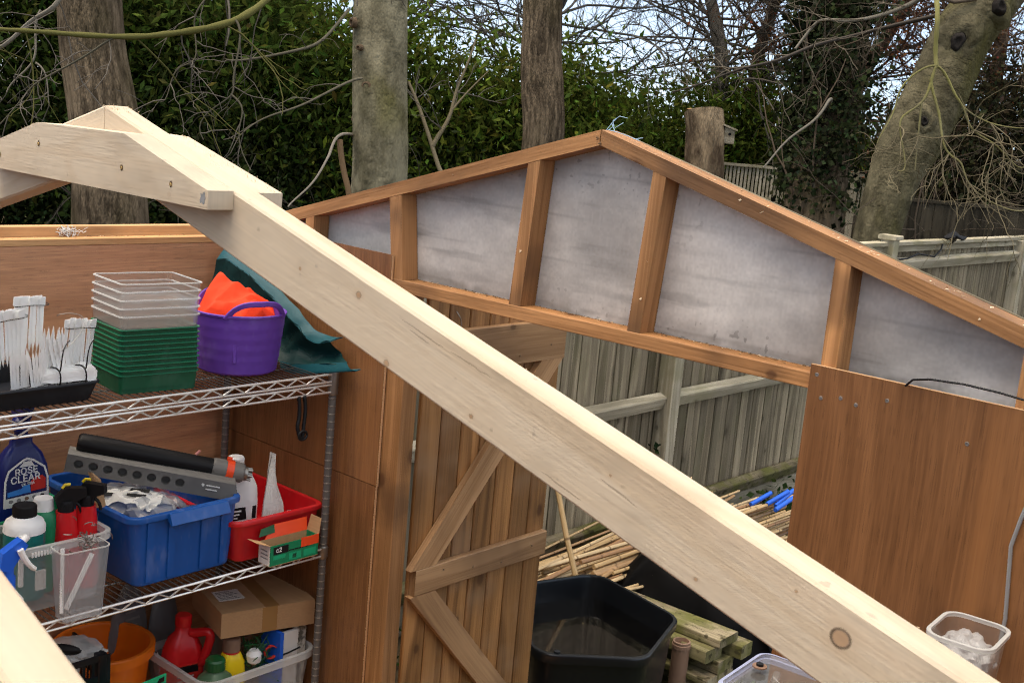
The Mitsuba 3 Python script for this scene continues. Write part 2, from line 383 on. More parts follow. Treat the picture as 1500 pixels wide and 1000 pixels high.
def prism(poly, axis_o, ex, ey, d, mb=None, k=None, grain=(1, 0)):
    """A flat board: outline poly in the plane (axis_o, ex, ey), extruded by the vector d."""
    mb = mb or MB()
    o, ex, ey, d = (np.asarray(q, float) for q in (axis_o, ex, ey, d))
    v0 = tone(k); P = np.asarray(poly, float)
    tri = trimesh.creation.triangulate_polygon(Polygon(P), engine='earcut') if len(P) > 4 else None
    if tri is not None:
        P2, F = np.asarray(tri[0]), np.asarray(tri[1])
    else:
        P2, F = P, np.array([[0, i, i + 1] for i in range(1, len(P) - 1)])
    g = np.asarray(grain, float)
    for off, flip in ((0 * d, 1), (d, 0)):
        X = o + P2[:, :1] * ex + P2[:, 1:2] * ey + off
        uv = np.stack([P2 @ g, v0 + P2 @ np.array([-g[1], g[0]]) + 2 + (0 if flip else .9)], 1)
        mb.add(X, F[:, ::-1] if flip else F, uv)
    for i in range(len(P)):
        a, b = P[i], P[(i + 1) % len(P)]
        q = [o + a[0] * ex + a[1] * ey, o + b[0] * ex + b[1] * ey]
        L, D = np.linalg.norm(b - a), np.linalg.norm(d)
        mb.add([q[0], q[1], q[1] + d, q[0] + d], [[0, 1, 2, 3]], [(0, v0), (L, v0), (L, v0 + D), (0, v0 + D)])
    return mb


def box(lo, hi, mb=None, k=None, grain=0, c=0.0):
    lo, hi = np.asarray(lo, float), np.asarray(hi, float)
    m, d = (lo + hi) / 2, hi - lo
    a = np.zeros(3); a[grain] = d[grain] / 2
    o = [i for i in range(3) if i != grain]
    if grain == 2:
        return timber(m - a, m + a, d[0], d[1], (0, 1, 0), c, mb, k)
    return timber(m - a, m + a, d[o[0]], d[2], (0, 0, 1), c, mb, k)


def frames(P):
    P = np.asarray(P, float)
    Tn = np.gradient(P, axis=0)
    Tn /= np.linalg.norm(Tn, axis=1, keepdims=True) + 1e-12
    up = np.array([0, 0, 1.0]) if abs(Tn[0, 2]) < 0.9 else np.array([1.0, 0, 0])
    N = [unit(np.cross(Tn[0], up))]
    for t in Tn[1:]:
        N.append(unit(N[-1] - t * (N[-1] @ t)))
    N = np.array(N)
    return Tn, N, np.cross(Tn, N)


def tube(P, r, n=6, mb=None, cap=True, k=None, wob=None):
    mb = mb or MB()
    P = np.asarray(P, float); r = np.broadcast_to(np.asarray(r, float), (len(P),))
    _, N, B = frames(P)
    a = np.linspace(0, 2 * np.pi, n + 1)
    R = r[:, None] * np.ones((1, n + 1))
    if wob is not None:
        R = R * wob(np.arange(len(P))[:, None] / max(len(P) - 1, 1), a[None])
    V = P[:, None] + R[..., None] * (np.cos(a)[None, :, None] * N[:, None] + np.sin(a)[None, :, None] * B[:, None])
    L = np.concatenate([[0], np.cumsum(np.linalg.norm(np.diff(P, axis=0), axis=1))])
    v0 = 0.0 if k is None else tone(k)
    uv = np.stack([np.repeat(L, n + 1), v0 + (r.mean() * a)[None].repeat(len(P), 0).ravel()], 1)
    i = np.arange(len(P) - 1)[:, None] * (n + 1) + np.arange(n)[None]
    F = np.stack([i, i + 1, i + n + 2, i + n + 1], -1).reshape(-1, 4)
    mb.add(V.reshape(-1, 3), F, uv)
    if cap:
        for j, o in ((0, 0), (len(P) - 1, 1)):
            ring = V[j, :n]
            f = [[0, q + 1, q] if not o else [0, q, q + 1] for q in range(1, n - 1)]
            mb.add(ring, f, np.stack([L[j] + 0 * a[:n], v0 + np.cos(a[:n]) * r[j]], 1))
    return mb


def rr(w, d, r, n=4, cx=0.0, cy=0.0):
    """Rounded rectangle ring."""
    r = min(r, w / 2 - 1e-5, d / 2 - 1e-5)
    out = []
    for (x, y, a0) in ((w / 2 - r, d / 2 - r, 0), (-w / 2 + r, d / 2 - r, 90), (-w / 2 + r, -d / 2 + r, 180), (w / 2 - r, -d / 2 + r, 270)):
        for a in np.radians(np.linspace(a0, a0 + 90, n + 1)):
            out.append((cx + x + r * math.cos(a), cy + y + r * math.sin(a)))
    return np.array(out)


def circ(r, n=28, cx=0.0, cy=0.0):
    a = np.linspace(0, 2 * np.pi, n, endpoint=False)
    return np.stack([cx + r * np.cos(a), cy + r * np.sin(a)], 1)


def loft(rings, cap0=True, cap1=True, mb=None):
    """rings: list of (2D ring, z) or 3D rings, all of one length; joined in order, ends closed on request."""
    mb = mb or MB()
    R = [np.column_stack([q[0], np.full(len(q[0]), q[1])]) if isinstance(q, tuple) else np.asarray(q, float) for q in rings]
    n = len(R[0])
    V = np.vstack(R)
    F = []
    for j in range(len(R) - 1):
        for i in range(n):
            F.append([j * n + i, j * n + (i + 1) % n, (j + 1) * n + (i + 1) % n, (j + 1) * n + i])
    mb.add(V, F)
    for j, on, flip in ((0, cap0, True), (len(R) - 1, cap1, False)):
        if on:
            c = R[j].mean(0)
            f = [[n, (i + 1) % n, i] if flip else [n, i, (i + 1) % n] for i in range(n)]
            mb.add(np.vstack([R[j], c]), f)
    return mb


def place(m, at=(0, 0, 0), rz=0.0, rx=0.0, ry=0.0, s=1.0):
    """Turns (x, then y, then z, in degrees) and moves a mesh."""
    v = np.asarray(m[0]) * s
    for ax, a in ((0, rx), (1, ry), (2, rz)):
        if a:
            c, q = math.cos(math.radians(a)), math.sin(math.radians(a))
            M = np.eye(3); i, j = [(1, 2), (2, 0), (0, 1)][ax]
            M[i, i], M[i, j], M[j, i], M[j, j] = c, -q, q, c
            v = v @ M.T
    return (v + np.asarray(at, float),) + tuple(m[1:])


def merge(*ms):
    mb = MB()
    for m in ms:
        mb.add(m[0], m[1], m[2] if len(m) > 2 else None)
    return mb.out()


# ---------------------------------------------------------------- entries
USED = set(scene)


def free(name):
    if name not in USED:
        USED.add(name); return name
    i = COUNT.get(name, 0) + 1
    COUNT[name] = i
    key = f'{name}_{i:03d}'
    USED.add(key)
    return key


COUNT = {}


def thing(name, label, cat, group=None, kind=None):
    key = free(name)
    labels[key] = {'label': label, 'category': cat}
    if group: labels[key]['group'] = group
    if kind: labels[key]['kind'] = kind
    return key


def shape(m, mat, smooth, uv=False, color=None):
    if isinstance(m, MB): m = m.out()
    if isinstance(m, trimesh.Trimesh): m = (m.vertices, m.faces)
    if uv:
        return mikit.ply((m[0], m[1]), mat, smooth=smooth if isinstance(smooth, bool) else False, uv=m[2])
    if color is not None:
        return mikit.ply((m[0], m[1]), mat, smooth=bool(smooth), color=color)
    me = trimesh.Trimesh(m[0], m[1], process=False)
    if smooth is not False:
        me.merge_vertices(merge_norm=True, merge_tex=True, digits_vertex=6)
    return mikit.ply(me, mat, smooth=smooth)


WOODS = {'pine', 'frame_wood', 'door_wood', 'ledge_wood', 'ply_dark', 'ply_light', 'fence_wood', 'rail_wood', 'mossy_wood', 'cane', 'bark_beech', 'bark_rough', 'bark_olive', 'bark_stump', 'pale_frame', 'dark_wood'}


def part(parent, name, m, mat, smooth=None, label=None, color=None, kind=None):
    key = free(f'{parent}__{name}')
    w = mat in WOODS
    scene[key] = shape(m, mat, (False if w or color is not None else 40) if smooth is None else smooth, w, color)
    if label or kind:
        labels[key] = {}
        if label: labels[key]['label'] = label
        if kind: labels[key]['kind'] = kind
    return key


def solo(name, m, mat, label, cat, group=None, smooth=None, color=None, kind=None):
    key = thing(name, label, cat, group, kind)
    w = mat in WOODS
    scene[key] = shape(m, mat, (False if w or color is not None else 40) if smooth is None else smooth, w, color)
    return key


def structure(name, m, mat, smooth=False):
    key = free(name)
    scene[key] = shape(m, mat, smooth, mat in WOODS)
    labels[key] = {'kind': 'structure'}
    return key

# ---------------------------------------------------------------- ground
g = np.linspace(-1, 1, 61)
gx, gy = np.meshgrid(60 * g * np.abs(g) - 2, 60 * g * np.abs(g) + 3)
gz = -0.02 + 0.05 * np.sin(gx * 1.1 + 0.4) * np.cos(gy * 0.9) * (np.hypot(gx + 0.5, gy + 1) > 3.2)
i = np.arange(60)[:, None] * 61 + np.arange(60)[None]
structure('ground', (np.stack([gx, gy, gz], -1).reshape(-1, 3), np.stack([i, i + 1, i + 62, i + 61], -1).reshape(-1, 4)), 'soil', True)
fl = MB()
for j in range(24):
    box((-1.49, -3.0 + 0.125 * j, 0.02), (1.49, -2.878 + 0.125 * j, 0.04), fl)
structure('floor', fl, 'door_wood')

# ---------------------------------------------------------------- gable wall of the shed
M = 0.2810            # roof slope
gw = thing('gable_wall', 'shed gable end with brown stud framing, grey lining between the studs and a wide doorway', 'wall')
RZ, DEP = 2.300, 0.064
for s in (-1, 1):
    P = [(0, RZ), (s * 1.56, RZ - 1.56 * M), (s * 1.56, RZ - 1.56 * M - 0.039), (0, RZ - 0.039)]
    part(gw, 'rafter', prism([(x, z) for x, z in P], (s * 0.0012, 0, 0), (1, 0, 0), (0, 0, 1), (0, DEP + .002, 0), grain=unit((s, -M))), 'frame_wood')


def under(x): return RZ - abs(x) * M - 0.0395


for x0, w, lean in ((-1.139, .04, 0), (-.727, .049, -.031), (-.256, .041, .024), (.143, .039, .027), (.670, .038, .004), (1.098, .04, 0)):
    z0 = 1.813 if -.8 < x0 < .6 else 0.05
    x1 = x0 + w
    part(gw, 'stud', prism([(z0, x0), (z0, x1), (under(x1 + lean), x1 + lean), (under(x0 + lean), x0 + lean)], (0, 0.001, 0), (0, 0, 1), (1, 0, 0), (0, DEP - .002, 0)), 'frame_wood')
part(gw, 'head_rail', timber((-.757, DEP / 2 - .001, 1.794), (.668, DEP / 2 - .001, 1.794), DEP, .037, c=.002), 'frame_wood')
part(gw, 'door_post', box((-.80, .002, .05), (-.645, DEP, 1.774), grain=2, c=.002), 'frame_wood')
part(gw, 'door_post', box((.664, .002, .05), (.67, DEP, 1.774), grain=2, c=0), 'frame_wood')
# grey sheets between the studs
xs = [-1.5, -1.139, -.735, -.240, .160, .671, 1.098, 1.5]
for j in range(7):
    a, b = xs[j] + (.020 if j else 0), xs[j + 1] + (.0185 if j < 6 else 0)
    z0 = 1.79 if -.74 < a < .6 else 0.3
    poly = [(a, z0), (b, z0)] + ([(b, under(b) + .03), (a, under(a) + .03)] if a * b > 0 else [(b, under(b) + .03), (0, RZ - .01), (a, under(a) + .03)])
    n = 14
    part(gw, 'lining_panel', prism(poly, (0, DEP + .001, 0), (1, 0, 0), (0, 0, 1), (0, .002, 0)), 'lining', smooth=False)
# outer boards of the gable
for j in range(5):
    z0, z1 = 1.785 + j * .118, 1.785 + j * .118 + .116
    if j == 4: z1 = 2.285
    h0, h1 = min(1.55, (RZ - .006 - z0) / M), min(1.55, max(.02, (RZ - .006 - z1) / M))
    part(gw, 'outer_board', prism([(-h0, z0), (h0, z0), (h1, z1), (-h1, z1)], (0, DEP + .004, 0), (1, 0, 0), (0, 0, 1), (0, .014, 0)), 'fence_wood')
for sx in (-1, 1):
    for j in range(15):
        z0 = .02 + j * .118
        part(gw, 'outer_board', prism([(sx * .70, z0), (sx * 1.55, z0), (sx * 1.55, z0 + .116), (sx * .70, z0 + .116)], (0, DEP + .004, 0), (1, 0, 0), (0, 0, 1), (0, .014, 0)), 'fence_wood')
for sx in (-1, 1):   # weathered capping strip on the outer edge
    part(gw, 'barge_strip', prism([(0, RZ - .004), (sx * 1.58, RZ - .001 - 1.58 * M), (sx * 1.58, RZ - .05 - 1.58 * M), (0, RZ - .05)], (sx * .001, DEP + .019, 0), (1, 0, 0), (0, 0, 1), (0, .012, 0), grain=unit((sx, -M))), 'fence_wood')
# plywood linings; the left one in two sheets
k0 = 5
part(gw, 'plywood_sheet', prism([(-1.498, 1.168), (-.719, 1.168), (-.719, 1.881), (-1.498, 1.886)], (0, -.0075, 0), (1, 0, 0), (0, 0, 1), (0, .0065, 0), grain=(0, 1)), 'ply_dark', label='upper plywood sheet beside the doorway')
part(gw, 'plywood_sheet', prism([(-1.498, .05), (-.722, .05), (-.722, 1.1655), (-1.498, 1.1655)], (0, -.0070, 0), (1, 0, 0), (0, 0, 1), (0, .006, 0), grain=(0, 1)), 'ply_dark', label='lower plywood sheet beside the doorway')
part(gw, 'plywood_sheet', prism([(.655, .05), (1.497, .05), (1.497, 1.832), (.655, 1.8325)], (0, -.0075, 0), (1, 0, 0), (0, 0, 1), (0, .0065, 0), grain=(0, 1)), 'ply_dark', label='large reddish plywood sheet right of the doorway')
for a, b in (((-.7185, 1.166), (-.7185, 1.881)), ((-.7215, .05), (-.7215, 1.164))):
    part(gw, 'raw_edge', box((a[0], -.0076, a[1]), (a[0] + .0012, -.0012, b[1])), 'ply_edge')
part(gw, 'raw_edge', box((.655, -.0076, 1.8325), (1.497, -.0012, 1.8337)), 'ply_edge')


def screw(parent, p, nrm, r=.0042, mat='brass', hole=False):
    nrm = unit(nrm); a = unit(np.cross(nrm, [.3, .2, .9])); b = np.cross(nrm, a)
    c = circ(1, 12)
    mb = loft([np.asarray(p) + r * q * (c[:, :1] * a + c[:, 1:] * b) + nrm * h for q, h in ((1, -.001), (1, .0008), (.8, .0014), (.45, .0010))])
    return part(parent, 'screw', mb, mat)


for x, z in ((.672, 1.812), (.689, 1.762), (.735, 1.772), (.772, 1.765), (.84, 1.79), (1.02, 1.74), (1.25, 1.78), (1.26, 1.62)):
    screw(gw, (x, -.0076, z), (0, -1, 0), .0045, 'dull_steel')
rng = np.random.default_rng(3)
# debris lying on the head rail and small curls of wood on the framing
mb, mc = MB(), MB()
for _ in range(520):
    x = rng.uniform(-.74, .66); s = rng.uniform(.0015, .0045) * (1.4 if rng.random() < .15 else 1)
    y = .057 - abs(rng.normal(0, .010))
    if any(a - .002 < x < a + w + .002 for a, w in ((-.727, .05), (-.256, .04), (.143, .04))): continue
    v = np.array([x, y, 1.8132]) + (rng.random((4, 3)) - .5) * [s * 2.2, s * 1.8, 0] + [0, 0, 0]
    v[:, 2] += rng.random(4) * s * .8
    (mc if rng.random() < .18 else mb).add(v, [[0, 1, 2], [0, 2, 3], [0, 3, 1], [1, 3, 2]])
part(gw, 'litter', mb, 'debris', smooth=False, kind='stuff')
for x, y, z in ((.183, -.0008, 1.99), (.172, -.0008, 1.90), (-.228, -.0008, 1.96), (-.5, -.001, 2.14), (.42, -.001, 2.17), (1.0, -.001, 1.995), (.48, -.001, 2.15)):
    v = np.array([x, y, z]) + (rng.random((4, 3)) - .5) * [.013, .003, .010]
    mc.add(v, [[0, 1, 2], [0, 2, 3], [0, 3, 1], [1, 3, 2]])
for _ in range(60):
    x = rng.uniform(.1, 1.4); y = rng.uniform(.005, .05); v = np.array([x, y, RZ - x * M + .001]) + (rng.random((4, 3)) - .3) * [.014, .005, .003]
    mc.add(v, [[0, 1, 2], [0, 2, 3], [0, 3, 1], [1, 3, 2]])
part(gw, 'wood_chip', mc, 'chip', smooth=False, kind='stuff')
# old nail cluster at the apex
mb = MB()
for q in range(5):
    a = rng.random(3) - .5
    tube([(-.005 + a[0] * .02, -.001, 2.275 + a[1] * .018), (-.005 + a[0] * .02 + a[2] * .018, -.004, 2.272 + a[1] * .018)], .0012, 5, mb)
part(gw, 'nail', mb, 'debris')
tw = MB()
for pts in ([(0.0, .03, 2.300), (.012, .035, 2.312), (.004, .04, 2.325), (.02, .045, 2.337), (.040, .05, 2.334)], [(0.0, .03, 2.301), (.03, .03, 2.297), (.06, .035, 2.290), (.10, .03, 2.281)],
            [(.02, .03, 2.30), (.0, .04, 2.318), (.012, .04, 2.307), (.03, .05, 2.322)], [(.08, .03, 2.284), (.105, .035, 2.289)], [(-.006, .03, 2.30), (.006, .035, 2.32), (.014, .04, 2.33)]):
    tube(pts, .0010, 5, tw)
solo('twine', tw, 'twine', 'frayed pale blue twine caught on the peak of the gable', 'twine')
cb = tube([(.874, -.006, 1.830), (.892, -.016, 1.848), (.93, -.022, 1.8575), (1.0, -.022, 1.862), (1.07, -.02, 1.860), (1.13, -.02, 1.855), (1.3, -.02, 1.83)], .0023, 7)
solo('cable', cb, 'black', 'thin black cable looping over the top edge of the plywood sheet', 'cable')
cb = tube([(1.17, -.014, 1.76), (1.163, -.014, 1.68), (1.150, -.014, 1.62), (1.140, -.014, 1.56), (1.147, -.014, 1.48), (1.153, -.014, 1.41), (1.15, -.014, 1.3)], .0042, 7)
solo('cable', cb, 'cable_grey', 'grey cable hanging down the plywood above the clear plastic box', 'cable')

# ---------------------------------------------------------------- long side wall
sw = thing('side_wall', 'shed side wall lined with pale plywood behind the wire shelving', 'wall')
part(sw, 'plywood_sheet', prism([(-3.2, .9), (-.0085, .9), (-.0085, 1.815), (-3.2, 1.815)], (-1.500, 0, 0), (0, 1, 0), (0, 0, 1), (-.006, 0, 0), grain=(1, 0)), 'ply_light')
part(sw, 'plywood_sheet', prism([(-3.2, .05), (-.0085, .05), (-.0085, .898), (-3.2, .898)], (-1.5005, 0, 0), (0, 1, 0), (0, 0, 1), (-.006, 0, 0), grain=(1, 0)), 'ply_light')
part(sw, 'ledge', box((-1.548, -3.2, 1.8155), (-1.4985, -.001, 1.836), grain=1, c=.0015), 'pale_frame')
part(sw, 'top_plate', box((-1.585, -3.2, 1.79), (-1.549, .05, 1.868), grain=1, c=.002), 'pale_frame')
for j in range(15):
    part(sw, 'outer_board', box((-1.605, -3.2, .02 + .118 * j), (-1.588, .05, .02 + .118 * j + .116), grain=1), 'fence_wood')
mb, mc = MB(), MB()
for _ in range(260):
    y = rng.uniform(-2.2, -.02); s = rng.uniform(.0015, .005); x = -1.546 + abs(rng.normal(0, .014))
    v = np.array([x, y, 1.8365]) + (rng.random((4, 3)) - .5) * [s * 1.6, s * 2, 0] + [0, 0, 0]
    v[:, 2] += rng.random(4) * s * .7
    (mc if rng.random() < .3 else mb).add(v, [[0, 1, 2], [0, 2, 3], [0, 3, 1], [1, 3, 2]])
part(sw, 'litter', mb, 'debris', smooth=False, kind='stuff')
part(sw, 'wood_chip', mc, 'chip', smooth=False, kind='stuff')
mb = MB()
for _ in range(60):   # tattered cobweb on the plate
    c = np.array([-1.543, -.585, 1.852]) + rng.normal(0, 1, 3) * [.006, .016, .008]
    e = c + rng.normal(0, 1, 3) * [.010, .018, .008]
    mid = (c + e) / 2 + [0, 0, -.006]
    tube([c, mid, e], rng.uniform(.0006, .0018), 4, mb)
solo('cobweb', mb, 'cobweb', 'tattered white cobweb stuck on the top plate of the side wall', 'cobweb')

ow = thing('side_wall', 'opposite low side wall of the shed, nearest the viewer and outside the picture', 'wall')  # unseen wall, added to keep light off the inside of the shed
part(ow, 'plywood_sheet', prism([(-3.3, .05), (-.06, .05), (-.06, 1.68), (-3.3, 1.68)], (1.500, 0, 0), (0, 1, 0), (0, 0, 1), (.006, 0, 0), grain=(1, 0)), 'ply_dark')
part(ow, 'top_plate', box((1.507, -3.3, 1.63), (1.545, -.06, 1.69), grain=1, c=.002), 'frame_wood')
ew = thing('gable_wall', 'rear gable end of the shed behind the viewer, outside the picture', 'wall')  # unseen wall, added to dim the faces turned toward the viewer
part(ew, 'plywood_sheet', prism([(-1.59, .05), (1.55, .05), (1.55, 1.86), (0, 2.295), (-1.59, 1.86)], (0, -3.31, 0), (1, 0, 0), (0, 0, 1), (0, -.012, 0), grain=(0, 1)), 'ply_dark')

# ---------------------------------------------------------------- roof trusses of new timber
YT, ZT, TD, TW, MT = -1.358, 2.270, .096, .045, .2835


def truss(key, y, z0, slope, collar, dup=(-.37, .37)):
    for s in (1, -1):
        # a birdsmouth is out of view: the foot runs past the plate
        P = [(0, z0), (s * 1.66, z0 - 1.66 * slope), (s * 1.66, z0 - 1.66 * slope - TD), (0, z0 - TD)]
        a, n = unit((s, -slope)), 26
        mb = timber((0, 0, 0), (1, 0, 0), .01, .01)      # replaced below; keeps the piece count
        mb = MB()
        h = TD * math.cos(math.atan(slope))
        p0, p1 = np.array([s * .0008, y + TW / 2, z0 - TD / 2]), np.array([s * 1.66, y + TW / 2, z0 - 1.66 * slope - TD / 2])
        timber(p0, p1, TW, h, c=.0035, mb=mb, seg=n)
        v, f, uv = mb.out()
        v = v.copy()
        near = np.abs(v[:, 0]) < .035                      # plumb cut at the ridge
        top = (v[:, 2] - (z0 - np.abs(v[:, 0]) * slope - TD / 2)) / (TD / 2)
        sel = near & (np.abs(v[:, 0] - p0[0]) < .03)
        off = v[sel, 0] - s * .0008
        v[sel, 0] = s * .0008; v[sel, 2] += off * slope * s
        part(key, 'rafter', (v, f, uv), 'pine')
    for q in collar:
        part(key, 'collar_board', q, 'pine')


tr = thing('roof_truss', 'large new pale timber truss with collar boards at its peak, crossing the whole view', 'roof truss')
cp = [(-.372, 2.1385), (.370, 2.1385), (.370, 2.1665), (.352, 2.1710), (.138, 2.2315), (-.141, 2.2295), (-.372, 2.1645)]
bp = [(-.37, 2.1415), (.368, 2.1415), (.368, 2.1640), (.110, 2.2305), (.06, 2.2310), (-.13, 2.229), (-.37, 2.162)]
truss(tr, YT, ZT, MT, [prism(cp, (0, YT - .0455, 0), (1, 0, 0), (0, 0, 1), (0, .045, 0), grain=(1, 0)), prism(bp, (0, YT + TW + .0005, 0), (1, 0, 0), (0, 0, 1), (0, .045, 0))])
for x, z in ((-.133, 2.194), (-.275, 2.163), (.135, 2.178), (.274, 2.166)):
    c = circ(1, 14) * (1 + .35 * rng.random((14, 1)))
    part(tr, 'screw_hole', loft([np.column_stack([x + c[:, 0] * .0032, np.full(14, YT - .0458), z + c[:, 1] * .0042]), np.column_stack([x + c[:, 0] * .003, np.full(14, YT - .0461), z + c[:, 1] * .004])], cap0=False), 'debris')
    screw(tr, (x + .0006, YT - .0462, z - .0005), (0, -1, 0), .0027)
c = circ(1, 16) * (.55 + .5 * rng.random((16, 1)))
part(tr, 'paint_mark', loft([np.column_stack([.358 + c[:, 0] * .009, np.full(16, YT - .0459), 2.154 + c[:, 1] * .011])], cap0=False), 'print_grey')
mb = MB()
for _ in range(120):   # torn fibres on the saw cuts
    kind = rng.random()
    if kind < .4:
        p = np.array([rng.normal(0.012, .02), rng.uniform(YT, YT + TW), 0]); p[2] = ZT - abs(p[0]) * MT
        L = rng.uniform(.002, .006); sp = .6
    elif kind < .7:
        x = rng.uniform(.1, .37); p = np.array([x, rng.uniform(YT + TW + .02, YT + TW + .045), 2.2315 - max(0, x - .11) * .258]); L, sp = rng.uniform(.002, .005), .8
    elif kind < .85:
        x = rng.uniform(-.37, -.14); p = np.array([x, YT - .045, 2.2295 - (-.141 - x) * .28]); L, sp = rng.uniform(.002, .006), .8
    else:
        x = rng.uniform(.05, 1.5); p = np.array([x, YT + TW - .002, ZT - x * MT]); L, sp = rng.uniform(.0008, .002), .9
    d = unit(np.array([rng.normal(0, sp), rng.normal(0, sp), 1])) * L
    w = unit(np.cross(d, [0.2, 1, .1])) * rng.uniform(.0004, .0010)
    mb.add([p - w, p + w, p + d], [[0, 1, 2]]); mb.add([p - w + [0, .0006, 0], p + d, p + w + [0, .0006, 0]], [[0, 1, 2]])
part(tr, 'splinter', mb, 'chip', smooth=False, kind='stuff')
t2 = thing('roof_truss', 'near end of another new timber rafter at the lower left corner', 'roof truss')
truss(t2, -2.095, 2.329, .3265, [])

# ---------------------------------------------------------------- door, swung outward
dr_ = thing('shed_door', 'brown boarded shed door standing open with ledges and diagonal braces', 'door')
XD, Y0, Y1, ZD = -.640, .082, .735, 1.765
nb = 7; bw = (Y1 - Y0) / nb
for j in range(nb):
    part(dr_, 'door_board', timber((XD - .009, Y0 + (j + .5) * bw, .08), (XD - .009, Y0 + (j + .5) * bw, ZD), bw - .0035, .017, (1, 0, 0), .003), 'door_wood')
for j in range(nb - 1):   # tongue behind each joint
    part(dr_, 'tongue', box((XD - .014, Y0 + (j + 1) * bw - .006, .085), (XD - .009, Y0 + (j + 1) * bw + .006, ZD - .005), grain=2), 'door_wood')
LX = XD + .0005


def ledge(z, h=.087): part(dr_, 'ledge', timber((LX + .013, Y0 + .005, z), (LX + .013, Y1 - .012, z), .026, h, c=.003), 'ledge_wood')


ledge(1.592, .135); ledge(.862, .086); ledge(.20, .086)


def brace(ya, za, yb, zb, w=.083):
    a, b = np.array([LX + .0125, ya, za]), np.array([LX + .0125, yb, zb])
    d = unit(b - a); q = np.array([0, -d[2], d[1]])
    h = w / 2
    cut = lambda p, zc: [(p[1] + s * q[1] * h + d[1] * ((zc - (p[2] + s * q[2] * h)) / d[2]), zc) for s in (-1, 1)]
    A, B = cut(a, za), cut(b, zb)
    part(dr_, 'brace', prism([A[0], A[1], B[1], B[0]], (LX, 0, 0), (0, 1, 0), (0, 0, 1), (.025, 0, 0), grain=(d[1], d[2])), 'ledge_wood')


brace(.120, .9055, .665, 1.527); brace(.125, .8185, .640, .2435)
for z in (1.572, .862):
    for y in (.2, .35, .5, .65):
        screw(dr_, (LX + .026, y + .01 * math.sin(9 * y), z + .02 * math.cos(31 * y)), (1, 0, 0), .003, 'debris')
hinge = merge(box((XD - .004, .06, 1.55), (XD + .0, .083, 1.60)).out(), tube([(XD + .004, .07, 1.54), (XD + .004, .07, 1.61)], .005, 8).out())
part(dr_, 'hinge', hinge, 'rust')
hs = tube([(XD + .03, .17, 1.72), (XD + .035, .185, 1.70), (XD + .03, .20, 1.66), (XD + .03, .21, 1.63)], .002, 6)
solo('wire_hook', hs, 'dull_steel', 'short bent wire hook hanging by the top of the open door', 'hook')

# ---------------------------------------------------------------- garden fence
fe = thing('garden_fence', 'tall weathered boundary fence of vertical boards seen through the doorway', 'fence')
XF = -1.70
yb = -1.0; n = 0
while yb < 12.0:
    w = .075 + rng.uniform(-.005, .005)
    top = 1.66 + rng.uniform(-.008, .004)
    t = rng.normal(0, .003)
    dx = .0045 * (n % 2)
    part(fe, 'fence_board', timber((XF - .027 - dx, yb + w / 2 + t, 0), (XF - .027 - dx, yb + w / 2, top), w - .007, .012, (1, -.05, 0), .001), 'fence_wood')
    part(fe, 'board_lap', timber((XF - .042, yb + t, 0), (XF - .042, yb, top - .01), .03, .006, (1, 0, 0), 0), 'dark_wood')  # dark strip behind the gap stands for the shadow of overlapping boards
    yb += w; n += 1
posts = [-2.30, .33, 3.03, 5.63, 8.33, 10.95, 13.4]
for y in posts:
    part(fe, 'fence_post', box((XF - .018, y - .045, -.1), (XF + .082, y + .045, 1.71 if y < 7 else 1.655), grain=2, c=.004), 'rail_wood')
    if y < 7: part(fe, 'post_cap', box((XF - .035, y - .062, 1.7105), (XF + .099, y + .062, 1.742), grain=1, c=.006), 'rail_wood')
for a, b in zip(posts[:-1], posts[1:]):
    for z in (.21, .86, 1.525):
        y0, y1, zm = a + .046, b - .046, ('mossy_wood' if z < .5 else 'rail_wood')
        tri = [(XF - .0185, z - .042), (XF + .045, z - .034), (XF + .040, z - .012), (XF - .0185, z + .042)]
        part(fe, 'fence_rail', prism(tri, (0, y0, 0), (1, 0, 0), (0, 0, 1), (0, y1 - y0, 0), grain=(0, 0)), 'rail_wood') if False else part(fe, 'fence_rail', timber((XF + .014, y0, z), (XF + .014, y1, z), .062, .08, (0.45, 0, 1), .006), zm)
    part(fe, 'cap_rail', box((XF - .04, a + .046, 1.662), (XF + .045, b - .046, 1.692), grain=1, c=.004), 'rail_wood')
    part(fe, 'top_batten', box((XF - .018, a + .046, 1.612), (XF + .012, b - .046, 1.6605), grain=1, c=.003), 'rail_wood')
    part(fe, 'gravel_board', box((XF - .045, a + .046, -.02), (XF - .019, b - .046, .13), grain=1), 'rail_wood')
cb = MB()
tube([(XF + .05, 5.72, 1.565), (XF + .06, 5.9, 1.572), (XF + .05, 6.1, 1.60), (XF + .06, 6.25, 1.585), (XF + .055, 6.4, 1.57), (XF + .05, 6.52, 1.62), (XF + .03, 6.6, 1.69)], .007, 6, cb)
solo('cable', cb, 'black', 'black cable draped along the upper rail of the garden fence', 'cable')
cb = MB()
pts = [(XF + .02 + .03 * math.sin(j * 1.3), 6.62 + .06 * j, 1.705 + .014 * math.sin(j * 2.1)) for j in range(7)]
tube(pts, [.01, .03, .035, .028, .035, .026, .012], 8, cb, wob=lambda t, a: 1 + .25 * np.sin(3 * a + 9 * t))
solo('cloth_strip', cb, 'black', 'crumpled black strip lying on top of the fence', 'strip')

